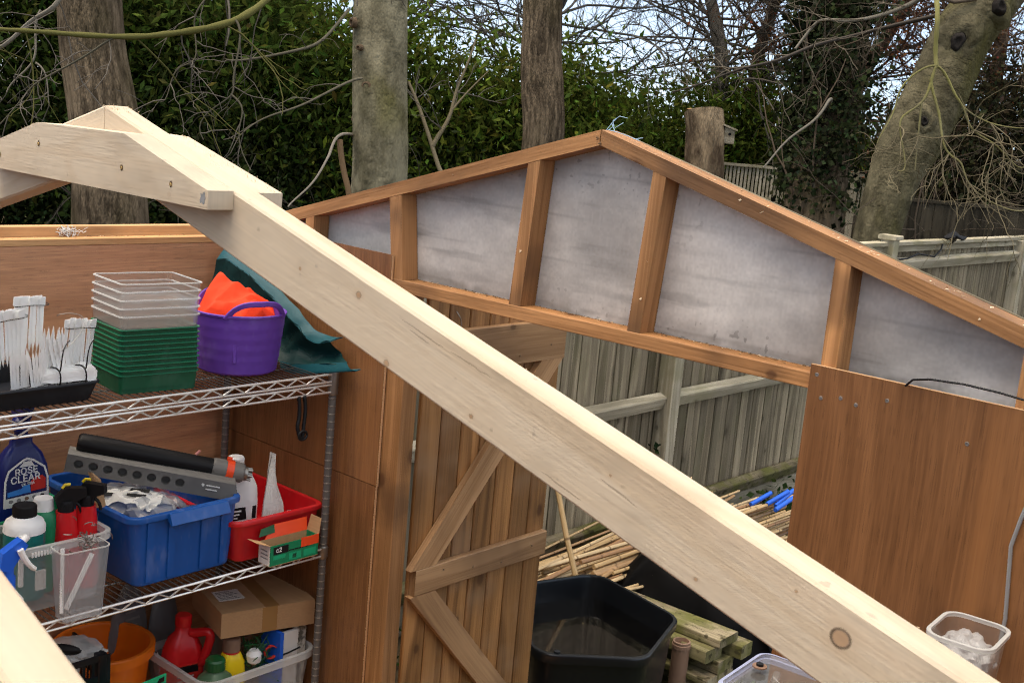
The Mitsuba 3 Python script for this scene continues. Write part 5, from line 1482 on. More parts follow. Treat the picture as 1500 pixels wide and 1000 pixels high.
for y, zt in ((-.836, .226), (-.776, .232)):
    k = bottle('red_spray_bottle', 'red tapering spray bottle with a black trigger, ' + ('the nearer to the green bottle' if y < -.8 else 'nearest the blue crate'), [(.034, 0), (.037, .006), (.036, .12), (.026, zt)], [(.021, zt), (.021, zt + .022), (.018, zt + .03)], (-1.06, y, zz), 'bright_red', 'black')
    P = [(-.022, zt + .028), (.02, zt + .028), (.03, zt + .05), (.058, zt + .062), (.056, zt + .088), (-.004, zt + .092), (-.032, zt + .062)]
    part(k, 'trigger_head', place(prism(P, (0, -.013, 0), (1, 0, 0), (0, 0, 1), (0, .026, 0)).out(), (-1.06, y, zz), (40 if y > -.8 else 75), s=.92), 'black', smooth=False)
    part(k, 'trigger', place(tube(curve([(.022, 0, zt + .045), (.038, 0, zt + .03), (.044, 0, zt + .008)], 4), .005, 6).out(), (-1.06, y, zz), (40 if y > -.8 else 75), s=.92), 'black')
    part(k, 'nozzle', place(tube([(-.012, 0, zt + .09), (-.004, .0, zt + .1), (.012, 0, zt + .1)], .0045, 8).out(), (-1.06, y, zz), (40 if y > -.8 else 75), s=.92), 'yellow_plastic')
# blue trigger sprayer at the front left
sp_ = thing('trigger_sprayer', 'bright blue trigger spray with a white nozzle at the front edge of the shelf', 'spray bottle')
o = np.array([-.925, -1.062, 0])
part(sp_, 'trigger_head', prism([(-.028, 1.085), (.0, 1.075), (.046, 1.138), (.030, 1.156), (-.02, 1.128)], o + [-.014, 0, 0], (0, 1, 0), (0, 0, 1), (.028, 0, 0)), 'bright_blue', smooth=False)
part(sp_, 'nozzle', tube([o + [0, .036, 1.146], o + [0, .050, 1.158]], .010, 10), 'white_plastic')
part(sp_, 'pump_tube', tube([o + [0, .008, 1.105], o + [0, .040, 1.135]], .0075, 10), 'bright_blue')
part(sp_, 'neck', place(lathe([(.018, 1.02), (.018, 1.06), (.014, 1.065), (.014, 1.10)], 18), o), 'bright_blue')
part(sp_, 'lever', tube(curve([o + [.018, .022, 1.133], o + [.020, .034, 1.105], o + [.020, .048, 1.085], o + [.018, .062, 1.072]], 4), np.linspace(.009, .006, 13), 8), 'white_plastic')
part(sp_, 'body', place(loft([(rr(.062, .062, .02), .002), (rr(.068, .068, .024), .01), (rr(.068, .068, .024), .08), (rr(.036, .036, .017), .102)]).out(), o + [0, 0, Z2]), 'white_plastic')
# little clear pot with markers
cu = thing('clear_pot', 'small see-through pot of white sticks hooked on the front of the storage box', 'pot')
a, b = shell(.136, .078, .196, .82, .018, .0015, 5, .003)
part(cu, 'body', place(a, (-.900, -.880, Z2 - .004), 88), 'milky_plastic')
part(cu, 'rim', place(b, (-.900, -.880, Z2 - .004), 88), 'clear_rim')
for (p0, p1, w) in (((-.885, -.925, Z2 + .03), (-.893, -.850, Z2 + .165), .014), ((-.880, -.940, Z2 + .025), (-.885, -.938, Z2 + .20), .010)):
    key = thing('marker_stick', 'white stick ' + ('slanting across' if w > .012 else 'standing upright in') + ' the small see-through pot', 'stick')
    part(key, 'blade', timber(p0, p1, w, .0025, (1, 0, 0), 0), 'white_plastic', smooth=False)
key = thing('clip_bundle', 'tangle of small grey clips in the top of the see-through pot', 'clips', kind='stuff')
mb = MB()
for _ in range(46):
    p = np.array([-.915, -.855, Z2 + .19]) + rng.normal(0, 1, 3) * [.014, .02, .02]
    d = unit(rng.normal(0, 1, 3)); tube(curve([p - d * .012, p + rng.normal(0, .004, 3), p + d * .012], 3), .0013, 5, mb)
part(key, 'clip', mb, 'dull_steel', kind='stuff')
# blue crate
bc = thing('blue_crate', 'dark blue plastic crate full of bags and garden tools on the middle shelf', 'crate')
BC = np.array([-1.190, -.520, Z2])
W_, D_, H_ = .365, .465, .210
part(bc, 'body', place(bin_(W_, D_, H_, .004, .89, .030, .012, .016, td=.985), BC, 91.5), 'blue_plastic')
for y in (-.125, -.055, .055, .125):
    q = prism([(.222, .012), (.228, H_ - .02), (.2375, H_ - .02), (.2345, .012)], (0, y - .011, 0), (1, 0, 0), (0, 0, 1), (0, .022, 0))
    part(bc, 'rib', place(q.out(), BC, 1.5), 'blue_plastic', smooth=False)
q = prism([(.232, H_ - .018), (.262, H_ - .036), (.266, H_ - .032), (.252, H_ - .002), (.236, H_ - .001)], (0, -.075, 0), (1, 0, 0), (0, 0, 1), (0, .20, 0))
part(bc, 'handle', place(q.out(), BC, 1.5), 'blue_plastic', smooth=False)
pb = thing('plastic_bag', 'crumpled clear and white plastic bag with black print lying in the blue crate', 'bag')
part(pb, 'film', place(crumple(.27, .24, .075, 5, 34, 30, .016, 3.2), (-1.15, -.565, 1.055), 20), 'film', smooth=25)
part(pb, 'white_panel', place(crumple(.20, .13, .03, 6, 24, 20, .010, 2.6), (-1.14, -.60, 1.105), 35), 'paper', smooth=25)
for x, y, z, a in ((-1.095, -.60, 1.142, 40), (-1.115, -.575, 1.147, 40), (-1.15, -.66, 1.142, 40)):
    part(pb, 'print', place(box((-.028, -.007, 0), (.028, .007, .0008)).out(), (x, y, z), a, 18), 'black', smooth=False)
dl = thing('dried_leaf', 'curled brown paper scrap sticking up out of the blue crate', 'scrap')
A_ = np.array([(-1.10, -.73, 1.13), (-1.11, -.735, 1.17), (-1.11, -.735, 1.205), (-1.115, -.742, 1.232)])
part(dl, 'blade', ruled(A_, A_ + np.array([(.004, .035, .0), (.0, .038, 0), (0, .03, 0), (0, .008, 0)]), (.012, 0, 0), 5, .001), 'cardboard', smooth=50)
# grey bar with holes
import manifold3d as m3d
gb_ = thing('grey_tool_bar', 'long grey plastic bar with a row of round holes lying across the blue crate', 'tool bar')
A0, B0 = np.array([-1.250, -.735, 1.228]), np.array([-.990, -.342, 1.138])
ax = unit(B0 - A0); LB = np.linalg.norm(B0 - A0)
nrm = unit(np.cross(ax, [0, 0, 1])); upv = np.cross(nrm, ax)      # nrm faces the shelf front
if nrm[0] < 0: nrm = -nrm
upv = np.cross(ax, nrm) if np.cross(ax, nrm)[2] > 0 else -np.cross(ax, nrm)
cs = m3d.CrossSection([[(0, -.032), (.003, .022), (-.012, .030), (-.050, .030), (-.060, -.032)]])
mf = m3d.Manifold.extrude(cs, LB)
for j in range(8):
    mf = mf - m3d.Manifold.cylinder(.05, .0135, .0135, 20).rotate([0, 90, 0]).translate([-.03, -.004, .035 + j * .0415])
me = mf.to_mesh(); V = np.array(me.vert_properties[:, :3]); F = np.array(me.tri_verts)
V = A0 + V[:, :1] * nrm + V[:, 1:2] * upv + V[:, 2:] * ax
endmask = ((V - A0) @ ax > LB - 1e-4)
V[endmask] += ax * .03 * np.clip(.5 - ((V[endmask] - A0) @ upv)[:, None] / .08, 0, 1)
if np.linalg.det(np.stack([nrm, upv, ax])) < 0: F = F[:, ::-1]
part(gb_, 'body', (V, F), 'grey_plastic', smooth=30)
v, f = text('gardening', .0085, A0 + ax * (LB - .10) + nrm * .0042 + upv * .006, ax, upv, .0006, True) if False else (None, None)
c = circ(.0045, 10)
part(gb_, 'emblem', loft([A0 + ax * (LB - .088) + nrm * .0038 + upv * .0045 + c[:, :1] * ax + c[:, 1:] * upv], cap0=False), 'label_white', smooth=False)
for dz, L in ((.0045, .040), (-.0075, .034)):
    part(gb_, 'print', timber(A0 + ax * (LB - .078) + nrm * .0036 + upv * dz, A0 + ax * (LB - .078 + L) + nrm * .0036 + upv * dz, .0034, .0006, nrm, 0), 'label_white', smooth=False)
tt = thing('black_tube', 'fat black tube with an orange clamp band lying behind the grey bar', 'tube')
A1, B1 = np.array([-1.268, -.690, 1.272]), np.array([-1.028, -.275, 1.172])
a1 = unit(B1 - A1); LT = np.linalg.norm(B1 - A1)
P = [A1 + a1 * t * LT for t in (0, .02, .1, .3, .5, .7, .86)]
part(tt, 'barrel', tube(P, [.024, .029, .030, .030, .029, .028, .028], 22), 'black', smooth=True)
part(tt, 'collar', tube([A1 + a1 * t * LT for t in (.80, .82, .90, .985, 1.0)], [.029, .0315, .0315, .031, .026], 22), 'grey_plastic', smooth=True)
part(tt, 'clamp', tube([A1 + a1 * t * LT for t in (.885, .887, .93, .932)], [.030, .034, .034, .030], 22), 'orange_bit')
part(tt, 'clamp_lug', timber(A1 + a1 * .895 * LT + np.array([0, 0, .036]), A1 + a1 * .925 * LT + np.array([0, 0, .036]), .016, .012), 'orange_bit', smooth=False)
part(tt, 'clamp_lug', timber(A1 + a1 * .70 * LT + np.array([0, 0, .03]), A1 + a1 * .725 * LT + np.array([0, 0, .045]), .006, .008), 'pink_bit', smooth=False)
part(tt, 'fitting', tube([A1 + a1 * t * LT for t in (1.0, 1.02, 1.025, 1.05)], [.022, .022, .012, .010], 16), 'dull_steel')
for a in range(6):
    q = unit(np.cross(a1, [0, 0, 1])); w = np.cross(a1, q); ang = a * 1.047
    part(tt, 'fin', tube([A1 + a1 * 1.0 * LT + .016 * (math.cos(ang) * q + math.sin(ang) * w), A1 + a1 * 1.05 * LT + .018 * (math.cos(ang) * q + math.sin(ang) * w)], .004, 6), 'dull_steel')
# red crate
rc = thing('red_crate', 'bright red plastic crate at the right end of the middle shelf', 'crate')
RC = np.array([-1.166, -.192, Z2])
part(rc, 'body', place(bin_(.335, .44, .132, .004, .90, .03, .012, .013, td=.98), RC, 90), 'red_plastic')
wb = thing('white_bottle', 'fat white bottle with a black label standing in the red crate', 'bottle')
WB = (-1.10, -.252, Z2 + .01)
part(wb, 'body', place(oval([(.060, 0), (.068, .008), (.070, .13), (.066, .18), (.048, .220), (.026, .238), (.022, .25)], .8), WB, 75), 'white_plastic')
part(wb, 'cap', place(lathe([(.026, .248), (.026, .270), (.022, .274)], 20), WB), 'white_plastic')
part(wb, 'label', place(box((.0555, -.034, .085), (.0575, .046, .125)).out(), WB, -8), 'black', smooth=False)
for j in range(3):
    part(wb, 'print', place(box((.0575, -.030, .112 - .011 * j), (.0580, -.005 - .006 * j, .117 - .011 * j)).out(), WB, -8), 'label_white', smooth=False)
sx_ = thing('sachet', 'upright white paper sachet twisted to a point in the red crate', 'sachet')
A_ = np.array([(-1.03, -.195, 1.0), (-1.03, -.19, 1.06), (-1.035, -.178, 1.12), (-1.04, -.168, 1.17), (-1.04, -.158, 1.215)])
B_ = np.array([(-1.02, -.115, 1.0), (-1.02, -.122, 1.05), (-1.03, -.142, 1.11), (-1.035, -.152, 1.165), (-1.04, -.155, 1.215)])
part(sx_, 'paper', ruled(A_, B_, (.015, 0, 0), 7, .002), 'paper', smooth=40)
part(sx_, 'paper', ruled(A_ + [-.004, 0, 0], B_ + [-.004, 0, 0], (-.012, 0, 0), 7, .002), 'paper', smooth=40)
jr = thing('jar', 'round white lid of a jar inside the red crate', 'jar')
part(jr, 'body', place(lathe([(.026, 0), (.027, .006), (.027, .055)]), (-1.00, -.095, Z2 + .03)), 'white_plastic')
part(jr, 'lid', place(lathe([(.029, .053), (.029, .066), (.026, .069)]), (-1.00, -.095, Z2 + .03)), 'label_white')
# carton
ct = thing('carton', 'small open green and red cardboard carton at the front of the red crate', 'carton')
cx0, cx1, cy0, cy1, cz = -.926, -.868, -.282, -.098, .066
part(ct, 'base', box((cx0, cy0, Z2), (cx1, cy1, Z2 + .002)), 'cardboard', smooth=False)
part(ct, 'front', box((cx1 - .0015, cy0, Z2 + .0021), (cx1, cy1, Z2 + cz)), 'bright_green', smooth=False)
part(ct, 'back', box((cx0, cy0, Z2 + .0021), (cx0 + .0015, cy1, Z2 + cz)), 'cardboard', smooth=False)
part(ct, 'end', box((cx0 + .0016, cy0, Z2 + .0021), (cx1 - .0016, cy0 + .0015, Z2 + cz)), 'paper', smooth=False)
part(ct, 'end', box((cx0 + .0016, cy1 - .0015, Z2 + .0021), (cx1 - .0016, cy1, Z2 + cz)), 'bright_green', smooth=False)
part(ct, 'flap', prism([(cy0 + .02, 0), (cy1, 0), (cy1 + .004, .040), (cy0 + .06, .040)], (cx0, 0, Z2 + cz), (0, 1, 0), (-.25, 0, .97), (.0015, 0, 0)), 'orange_bit', smooth=False)
part(ct, 'flap', prism([(cy0 + .0, .012), (cy0 + .06, .016), (cy0 + .06, .040), (cy0 + .01, .034)], (cx0 + .0018, 0, Z2 + cz), (0, 1, 0), (-.25, 0, .97), (.0012, 0, 0)), 'dark_green', smooth=False)
part(ct, 'flap', prism([(cx0, 0), (cx1, 0), (cx1 - .004, .05), (cx0 + .004, .05)], (0, cy0, Z2 + cz), (1, 0, 0), (0, -.93, .36), (0, .0012, .0009)), 'cardboard', smooth=False)
part(ct, 'flap', prism([(cx0, 0), (cx1, 0), (cx1 - .004, .05), (cx0 + .004, .05)], (0, cy1, Z2 + cz), (1, 0, 0), (0, .2, .98), (0, .0012, .0009)), 'cardboard', smooth=False)
part(ct, 'red_panel', box((cx1 + .0001, cy1 - .068, Z2 + cz - .026), (cx1 + .0009, cy1 + .0005, Z2 + cz + .004)), 'orange_bit', smooth=False)
part(ct, 'dark_panel', box((cx1 + .0001, cy0 + .012, Z2 + .036), (cx1 + .0007, cy0 + .068, Z2 + .060)), 'black', smooth=False)
for y0, y1, z0, z1, mt in ((cy0 + .012, cy0 + .058, .020, .032, 'mint_green'), (cy0 + .072, cy0 + .118, .008, .030, 'mint_green'), (cy0 + .128, cy0 + .175, .008, .030, 'mint_green'), (cy0 + .070, cy0 + .15, .038, .0415, 'black'), (cy0 + .085, cy0 + .10, .012, .026, 'black')):
    part(ct, 'print', box((cx1 + .0001, y0, Z2 + z0), (cx1 + .0006, y1, Z2 + z1)), mt, smooth=False)
v, f = text('c2', .014, (cx1 + .0008, cy0 + .020, Z2 + .0425), (0, 1, 0), (0, 0, 1), .0005, True)
part(ct, 'lettering', (v, f), 'label_white', smooth=False)
for j in range(3):
    part(ct, 'print', box((cx0 + .012, cy0 - .0006, Z2 + .020 + .012 * j), (cx1 - .012, cy0 - .0001, Z2 + .024 + .012 * j)), 'print_grey', smooth=False)

# ---------------------------------------------------------------- bottom shelf
stb = thing('storage_tub', 'large clear plastic tub full of bottles at the right end of the lowest shelf', 'storage box')
a, b = shell(.42, .33, .255, .88, .05, .012, 6, .022)
SC = np.array([-1.108, -.228, Z3 + .002])
part(stb, 'body', place(a, SC, 90), 'milky_plastic')
part(stb, 'rim', place(b, SC, 90), 'clear_rim')
cdb = thing('cardboard_box', 'flat brown cardboard parcel with tape and a paper label resting on the tub', 'box')
c0, ex, ey = np.array([-1.038, -.324, .638]), unit((.083, .302, 0)), unit((-.206, .055, 0))
ex = unit(ex); ey = unit(np.array([-ex[1], ex[0], 0]))
WL, WD, WH = .314, .275, .083
mb = MB()


def cbox(mb, a0, a1, b0, b1, h0, h1):
    P = [c0 + ex * x + ey * y + np.array([0, 0, z]) for z in (h0, h1) for x, y in ((a0, b0), (a1, b0), (a1, b1), (a0, b1))]
    mb.add(P, [[3, 2, 1, 0], [4, 5, 6, 7], [0, 1, 5, 4], [1, 2, 6, 5], [2, 3, 7, 6], [3, 0, 4, 7]])
    return mb


part(cdb, 'carton', cbox(MB(), 0, WL, 0, WD, 0, WH - .0035), 'cardboard', smooth=False)
part(cdb, 'flap', cbox(MB(), .0005, WL - .0005, .0005, WD / 2 - .001, WH - .0034, WH), 'cardboard', smooth=False)
part(cdb, 'flap', cbox(MB(), .0005, WL - .0005, WD / 2 + .001, WD - .0005, WH - .0034, WH), 'cardboard', smooth=False)
part(cdb, 'tape', cbox(MB(), .145, .192, -.0004, WD + .0004, WH + .0001, WH + .0005), 'tape', smooth=False)
part(cdb, 'tape', cbox(MB(), .135, .185, -.0006, -.0001, .0, WH), 'tape', smooth=False)
part(cdb, 'paper_label', cbox(MB(), .025, .11, .09, .17, WH + .0006, WH + .0012), 'paper', smooth=False)
for j in range(6):
    part(cdb, 'print', cbox(MB(), .032, .10 - .01 * (j % 3), .10 + .011 * j, .104 + .011 * j, WH + .0013, WH + .0016), 'print_grey', smooth=False)
# things in the tub
rj = thing('red_jug', 'big red bottle with a handle at the left side of the clear tub', 'bottle')
RJ = (-1.185, -.362, Z3 + .003)
part(rj, 'body', place(oval([(.062, 0), (.066, .01), (.066, .215), (.060, .262), (.045, .300), (.026, .320), (.022, .342)], .72), RJ, 80), 'bright_red')
part(rj, 'cap', place(lathe([(.024, .340), (.026, .344), (.026, .372), (.022, .376)], 20), RJ), 'bright_red')
part(rj, 'handle', place(tube(curve([(-.025, 0, .318), (-.066, 0, .326), (-.09, 0, .315), (-.075, 0, .25), (-.058, 0, .22)], 5), .014, 10).out(), RJ, 215), 'bright_red')
part(rj, 'label', place(box((.046, -.045, .12), (.0492, .045, .225)).out(), RJ, -10), 'label_red', smooth=False)
part(rj, 'black_panel', place(box((.0493, -.034, .198), (.0499, .034, .222)).out(), RJ, -10), 'black', smooth=False)
for j in range(4):
    part(rj, 'print', place(box((.0493, -.036, .185 - .014 * j), (.0498, .02 + .004 * (j % 2), .189 - .014 * j)).out(), RJ, -10), 'label_white', smooth=False)
gk = thing('green_bottle', 'sage green bottle with a dark green ribbed cap in the clear tub', 'bottle')
GB = (-1.030, -.345, Z3 + .003)
part(gk, 'body', place(loft([(rr(.088, .088, .02), 0), (rr(.095, .095, .022), .01), (rr(.095, .095, .022), .205), (rr(.09, .09, .03), .222), (rr(.055, .055, .027), .24), (rr(.05, .05, .024), .245)]).out(), GB, 15), 'sage_green')
cap = [(circ(.030, 40) * (1 + .04 * (np.arange(40)[:, None] % 2)), z) for z in (.246, .275)]
part(gk, 'cap', place(loft(cap + [(circ(.026, 40), .281)]).out(), GB), 'dark_green', smooth=25)
yk = thing('yellow_bottle', 'yellow bottle with a dull red cap in the clear tub', 'bottle')
YB_ = (-1.06, -.265, Z3 + .004)
part(yk, 'body', place(oval([(.040, 0), (.044, .008), (.045, .20), (.042, .235), (.030, .262), (.022, .275)], .7), YB_, 80), 'yellow_plastic')
part(yk, 'cap', place(lathe([(.027, .273), (.028, .277), (.027, .312), (.022, .316)], 20), YB_), 'rust')
part(yk, 'neck_ring', place(lathe([(.0265, .268), (.0265, .276)], 20), YB_), 'bright_red')
bx = thing('packet', 'blue and white packet standing in the clear tub under the cardboard box', 'packet')
q = timber((-1.02, -.135, Z3 + .01), (-1.02, -.135, .628), .014, .10, (1, 0, .2), .001)
part(bx, 'side', q, 'bright_blue', smooth=False)
part(bx, 'front', timber((-.985, -.095, Z3 + .01), (-.985, -.095, .622), .065, .012, (1, 0, 0), .001), 'paper', smooth=False)
part(bx, 'tie', tube([(-.976, -.14, .55), (-.976, -.10, .552), (-.976, -.055, .558)], .0025, 6), 'black')
sp2 = thing('seed_packet', 'mottled grey packet at the right end of the clear tub', 'packet')
def speck(p, n, uv):
    return mix((.12, .12, .10), (.55, .53, .47), smoothstep(.35, .65, fbm(p.y * 60.0, p.z * 60.0, 3.0, 3)))
scene['speckled'] = two(principled(speck, .6, .3))
part(sp2, 'front', timber((-.992, -.050, Z3 + .01), (-.992, -.050, .632), .050, .012, (1, 0, 0), .001), 'speckled', smooth=False)
nt = thing('net_bundle', 'bundle of dark netting and red wire between the bottles in the clear tub', 'netting')
mb = MB()
for _ in range(60):
    p = np.array([-1.04, -.185, .545]) + rng.normal(0, 1, 3) * [.025, .022, .02]
    tube(curve([p, p + rng.normal(0, .016, 3), p + rng.normal(0, .024, 3)], 3), .0016, 5, mb)
part(nt, 'net', mb, 'dark_green')
mb = MB()
for _ in range(26):
    a = rng.uniform(0, 6); p = np.array([-1.0, -.155, .56])
    tube([p + [.012 * math.cos(t + a) * .4 + rng.normal(0, .003), .020 * math.cos(t + a), .022 * math.sin(t + a)] for t in np.linspace(0, 4, 9)], .0020, 5, mb)
part(nt, 'red_wire', mb, 'label_red', smooth=True)
part(nt, 'white_knob', place(lathe([(.006, 0), (.022, .012), (.026, .035), (.015, .05)], 18), (-1.02, -.205, .525)), 'white_plastic')
# orange bucket
bk = thing('bucket', 'orange plastic bucket on the lowest shelf behind a black crate', 'bucket')
BK = np.array([-1.320, -.560, Z3 + .002])
hb_, rb_, rt_ = .29, .115, .150
part(bk, 'body', place(lathe([(rb_ - .008, 0), (rb_, .004), (rt_ - .008, hb_ - .035), (rt_ - .006, hb_ - .034), (rt_ + .006, hb_ - .032), (rt_ + .007, hb_ - .004), (rt_ + .003, hb_), (rt_ - .009, hb_ - .001), (rt_ - .012, hb_ - .008), (rb_ - .004, .008)], 48), BK), 'orange_plastic')
P = [BK + [(rt_ + .012) * math.cos(a), (rt_ + .012) * math.sin(a), hb_ - .03 - .17 * math.sin((a + .9) * 1.0) ** 2] for a in np.linspace(.75, 2.25, 2)]
hd = curve([BK + [.03, rt_ + .010, hb_ - .03], BK + [.06, rt_ + .012, hb_ - .09], BK + [.10, rt_ - .01, hb_ - .15], BK + [.14, rt_ - .06, hb_ - .185]], 6)
part(bk, 'bail_handle', tube(hd, .0028, 6), 'chrome', smooth=True)
pc = thing('paper_packet', 'creased paper packet poking up out of the orange bucket', 'packet')
part(pc, 'paper', place(crumple(.10, .07, .01, 12, 12, 12, .006, 2), (-1.245, -.655, .60), 30, 35), 'paper', smooth=30)
# black crate with bags
bk2 = thing('black_crate', 'slotted black plastic crate at the front of the lowest shelf, half hidden by the rafter', 'crate')
x0, x1, y0, y1, z0, z1 = -1.165, -.985, -1.10, -.745, Z3 + .004, .730
for z in (z1 - .014, z1 - .075, z1 - .13, z0 + .05):
    part(bk2, 'band', box((x1 - .006, y0, z), (x1, y1, z + .018)), 'black_plastic', smooth=False)
    part(bk2, 'band', box((x0, y1 - .006, z), (x1 - .0061, y1, z + .018)), 'black_plastic', smooth=False)
for j in range(13):
    y = y0 + .004 + j * (y1 - y0 - .016) / 12
    part(bk2, 'bar', box((x1 - .008, y, z0), (x1 - .0062, y + (.028 if j == 12 else .008), z1 - .002)), 'black_plastic', smooth=False)
for j in range(10):
    x = x0 + j * (x1 - x0 - .02) / 9
    part(bk2, 'bar', box((x, y1 - .0085, z0), (x + (.02 if j == 9 else .008), y1 - .0062, z1 - .002)), 'black_plastic', smooth=False)
part(bk2, 'corner', place(loft([(rr(.03, .03, .008, 3), z0), (rr(.03, .03, .008, 3), z1 + .004)]).out(), (x1 - .012, y1 - .012, 0)), 'black_plastic')
part(bk2, 'base', box((x0, y0, z0), (x1 - .009, y1 - .009, z0 + .006)), 'black_plastic', smooth=False)
bg = thing('white_bag', 'white and grey printed bag with a yellow patch heaped in the black crate', 'bag')
part(bg, 'film', place(sheet_lump(.13, .13, .11, 14, 40, 18, .05), (-1.075, -.850, .63), 20), 'paper', smooth=25)
part(bg, 'yellow_patch', place(sheet_lump(.07, .05, .04, 15, 24, 12, .05), (-1.09, -.89, .745), 10), 'yellow_plastic', smooth=25)
part(bg, 'stripe', place(sheet_lump(.10, .03, .03, 16, 24, 12, .05), (-1.05, -.84, .735), 40), 'black', smooth=25)
part(bg, 'clear_film', place(sheet_lump(.16, .12, .07, 17, 34, 14, .08), (-1.075, -.80, .69), 60), 'film', smooth=25)
# white sacks between the bucket and the tub
for j, (p, d, s) in enumerate((((-1.435, -.405, Z3 + .004), (.055, .15, .40), 18), ((-1.437, -.27, Z3 + .004), (.05, .13, .36), 19))):
    k = thing('paper_sack', ('crumpled grey sack with darker print behind the orange bucket', 'grey sack behind the clear tub on the lowest shelf')[j], 'sack')
    m = sheet_lump(*d, s, 40, 22, .035, 2.2)
    part(k, 'film', place(m, p, 10), 'sack_grey', smooth=25)
    if j == 0:
        for q in range(7):
            part(k, 'print', timber((p[0] + .034, p[1] - .03, p[2] + .17 + .025 * q), (p[0] + .034, p[1] + .005 + .008 * (q % 3), p[2] + .173 + .025 * q), .002, .007, (0, 0, 1), 0), 'print_grey', smooth=False)
mt = thing('mint_tray', 'mint green plastic tray with cut-outs at the front edge of the lowest shelf', 'tray')
part(mt, 'body', prism([(-.80, .600), (-.607, .636), (-.607, .666), (-.80, .650)], (-.897, 0, 0), (0, 1, 0), (0, 0, 1), (-.004, 0, 0)), 'mint_green', smooth=False)
part(mt, 'top', prism([(-.80, 0), (-.607, 0), (-.607, -.02), (-.80, -.02)], (-.897, 0, .666), (0, 1, 0), (1, 0, -.1), (0, 0, .003)), 'mint_green', smooth=False) if False else None
part(mt, 'cut_out', prism([(-.640, .641), (-.615, .646), (-.614, .660), (-.630, .657)], (-.8965, 0, 0), (0, 1, 0), (0, 0, 1), (.0006, 0, 0)), 'black', smooth=False)
part(mt, 'leg', box((-.960, -.80, Z3 + .003), (-.902, -.62, .612)), 'mint_green', smooth=False)

# ---------------------------------------------------------------- outside the doorway
tg = thing('water_trough', 'black five-sided plastic trough of dark water outside the door', 'trough')
PT = np.array([(-.645, .765), (-.365, 1.06), (-.50, 1.47), (-.99, 1.58), (-1.12, 1.18)])


def rounded(P, r, n, s=1.0, off=0.0):
    q = Polygon(P).buffer(-r + off).buffer(r, quad_segs=8)
    c = np.array(q.centroid.coords[0]); X = np.array(q.exterior.coords)[:-1]
    if not q.exterior.is_ccw: X = X[::-1]
    L = np.concatenate([[0], np.cumsum(np.linalg.norm(np.diff(np.vstack([X, X[:1]]), axis=0), axis=1))])
    t = np.linspace(0, L[-1], n, endpoint=False)
    X = np.vstack([X, X[:1]])
    R = np.stack([np.interp(t, L, X[:, 0]), np.interp(t, L, X[:, 1])], 1)
    return (R - c) * s + c


N_ = 88
ro = lambda off, s=1.0: rounded(PT, .09, N_, s, off)
rings = [(ro(0, .88), .0), (ro(0, .90), .01), (ro(0, .985), .375), (ro(0, .99), .38), (ro(0, 1.03), .385), (ro(0, 1.035), .413), (ro(0, 1.02), .42), (ro(0, .985), .42), (ro(0, .975), .41), (ro(0, .965), .36), (ro(0, .885), .012)]
part(tg, 'body', loft(rings), 'trough_plastic')
part(tg, 'water', loft([(ro(0, .9535), .325), (ro(0, .5), .325), (ro(0, .05), .325)], False, True), 'water_surface', smooth=False)
part(tg, 'silt', loft([(ro(0, .893), .06), (ro(0, .3), .06)], False, True), 'silt', smooth=False)
part(tg, 'overflow', tube([(-.60, .835, .395), (-.60, .835, .425)], .012, 10), 'black_plastic')
rg = np.random.default_rng(71)
# canes on two bearers
for j, y in enumerate((1.95, 3.1)):
    solo('bearer', box((-1.52, y, -.02), (-.98, y + .09, .06), grain=0, c=.004), 'mossy_wood', ('nearer', 'farther')[j] + ' wooden bearer under the heap of bamboo canes', 'timber')
for j in range(120):
    x = rg.uniform(-1.50, -1.00); lay = rg.random()
    z = .075 + .31 * lay * (1 - ((x + 1.25) / .36) ** 2 * .7)
    y0, L = (rg.uniform(1.1, 1.6) if x < -1.2 else rg.uniform(1.68, 1.85)), rg.uniform(1.6, 2.1)
    dx, dz = rg.normal(0, .10), rg.normal(0, .035)
    if lay > .8: dx *= 1.6
    P = [(x, y0, z), (x + dx * .35 + rg.normal(0, .006), y0 + L * .35, z + dz * .35), (x + dx * .7, y0 + L * .7, z + dz * .7 + .004), (np.clip(x + dx, -1.56, -.86), y0 + L, z + dz)]
    r = rg.uniform(.006, .0125)
    solo('bamboo_cane', tube(P, [r * 1.1, r, r * .95, r * .8], 7, k=j), 'cane', 'tan bamboo cane lying in the heap along the foot of the fence', 'cane', 'bamboo canes heaped along the fence', smooth=True)
for j in range(4):
    a = (-1.15 + .045 * j + rg.normal(0, .01), 3.18 + .05 * (j % 3), .375 + .012 * (j % 2))
    b = (a[0] + .02 + rg.normal(0, .02), a[1] + .17, a[2] + .04 + .01 * (j % 3))
    solo('blue_pipe', tube([a, b], .0125, 12), 'bright_blue', 'short bright blue plastic pipe lying on the far end of the canes', 'pipe', 'blue pipes on the bamboo heap')
solo('stick', tube([(-1.235, 1.56, .735), (-1.15, 1.545, .55), (-1.06, 1.54, .36), (-.98, 1.5, .05)], [.012, .0125, .013, .014], 8, k=3), 'cane', 'pale straight stick leaning between the door and the trough', 'stick', smooth=True)
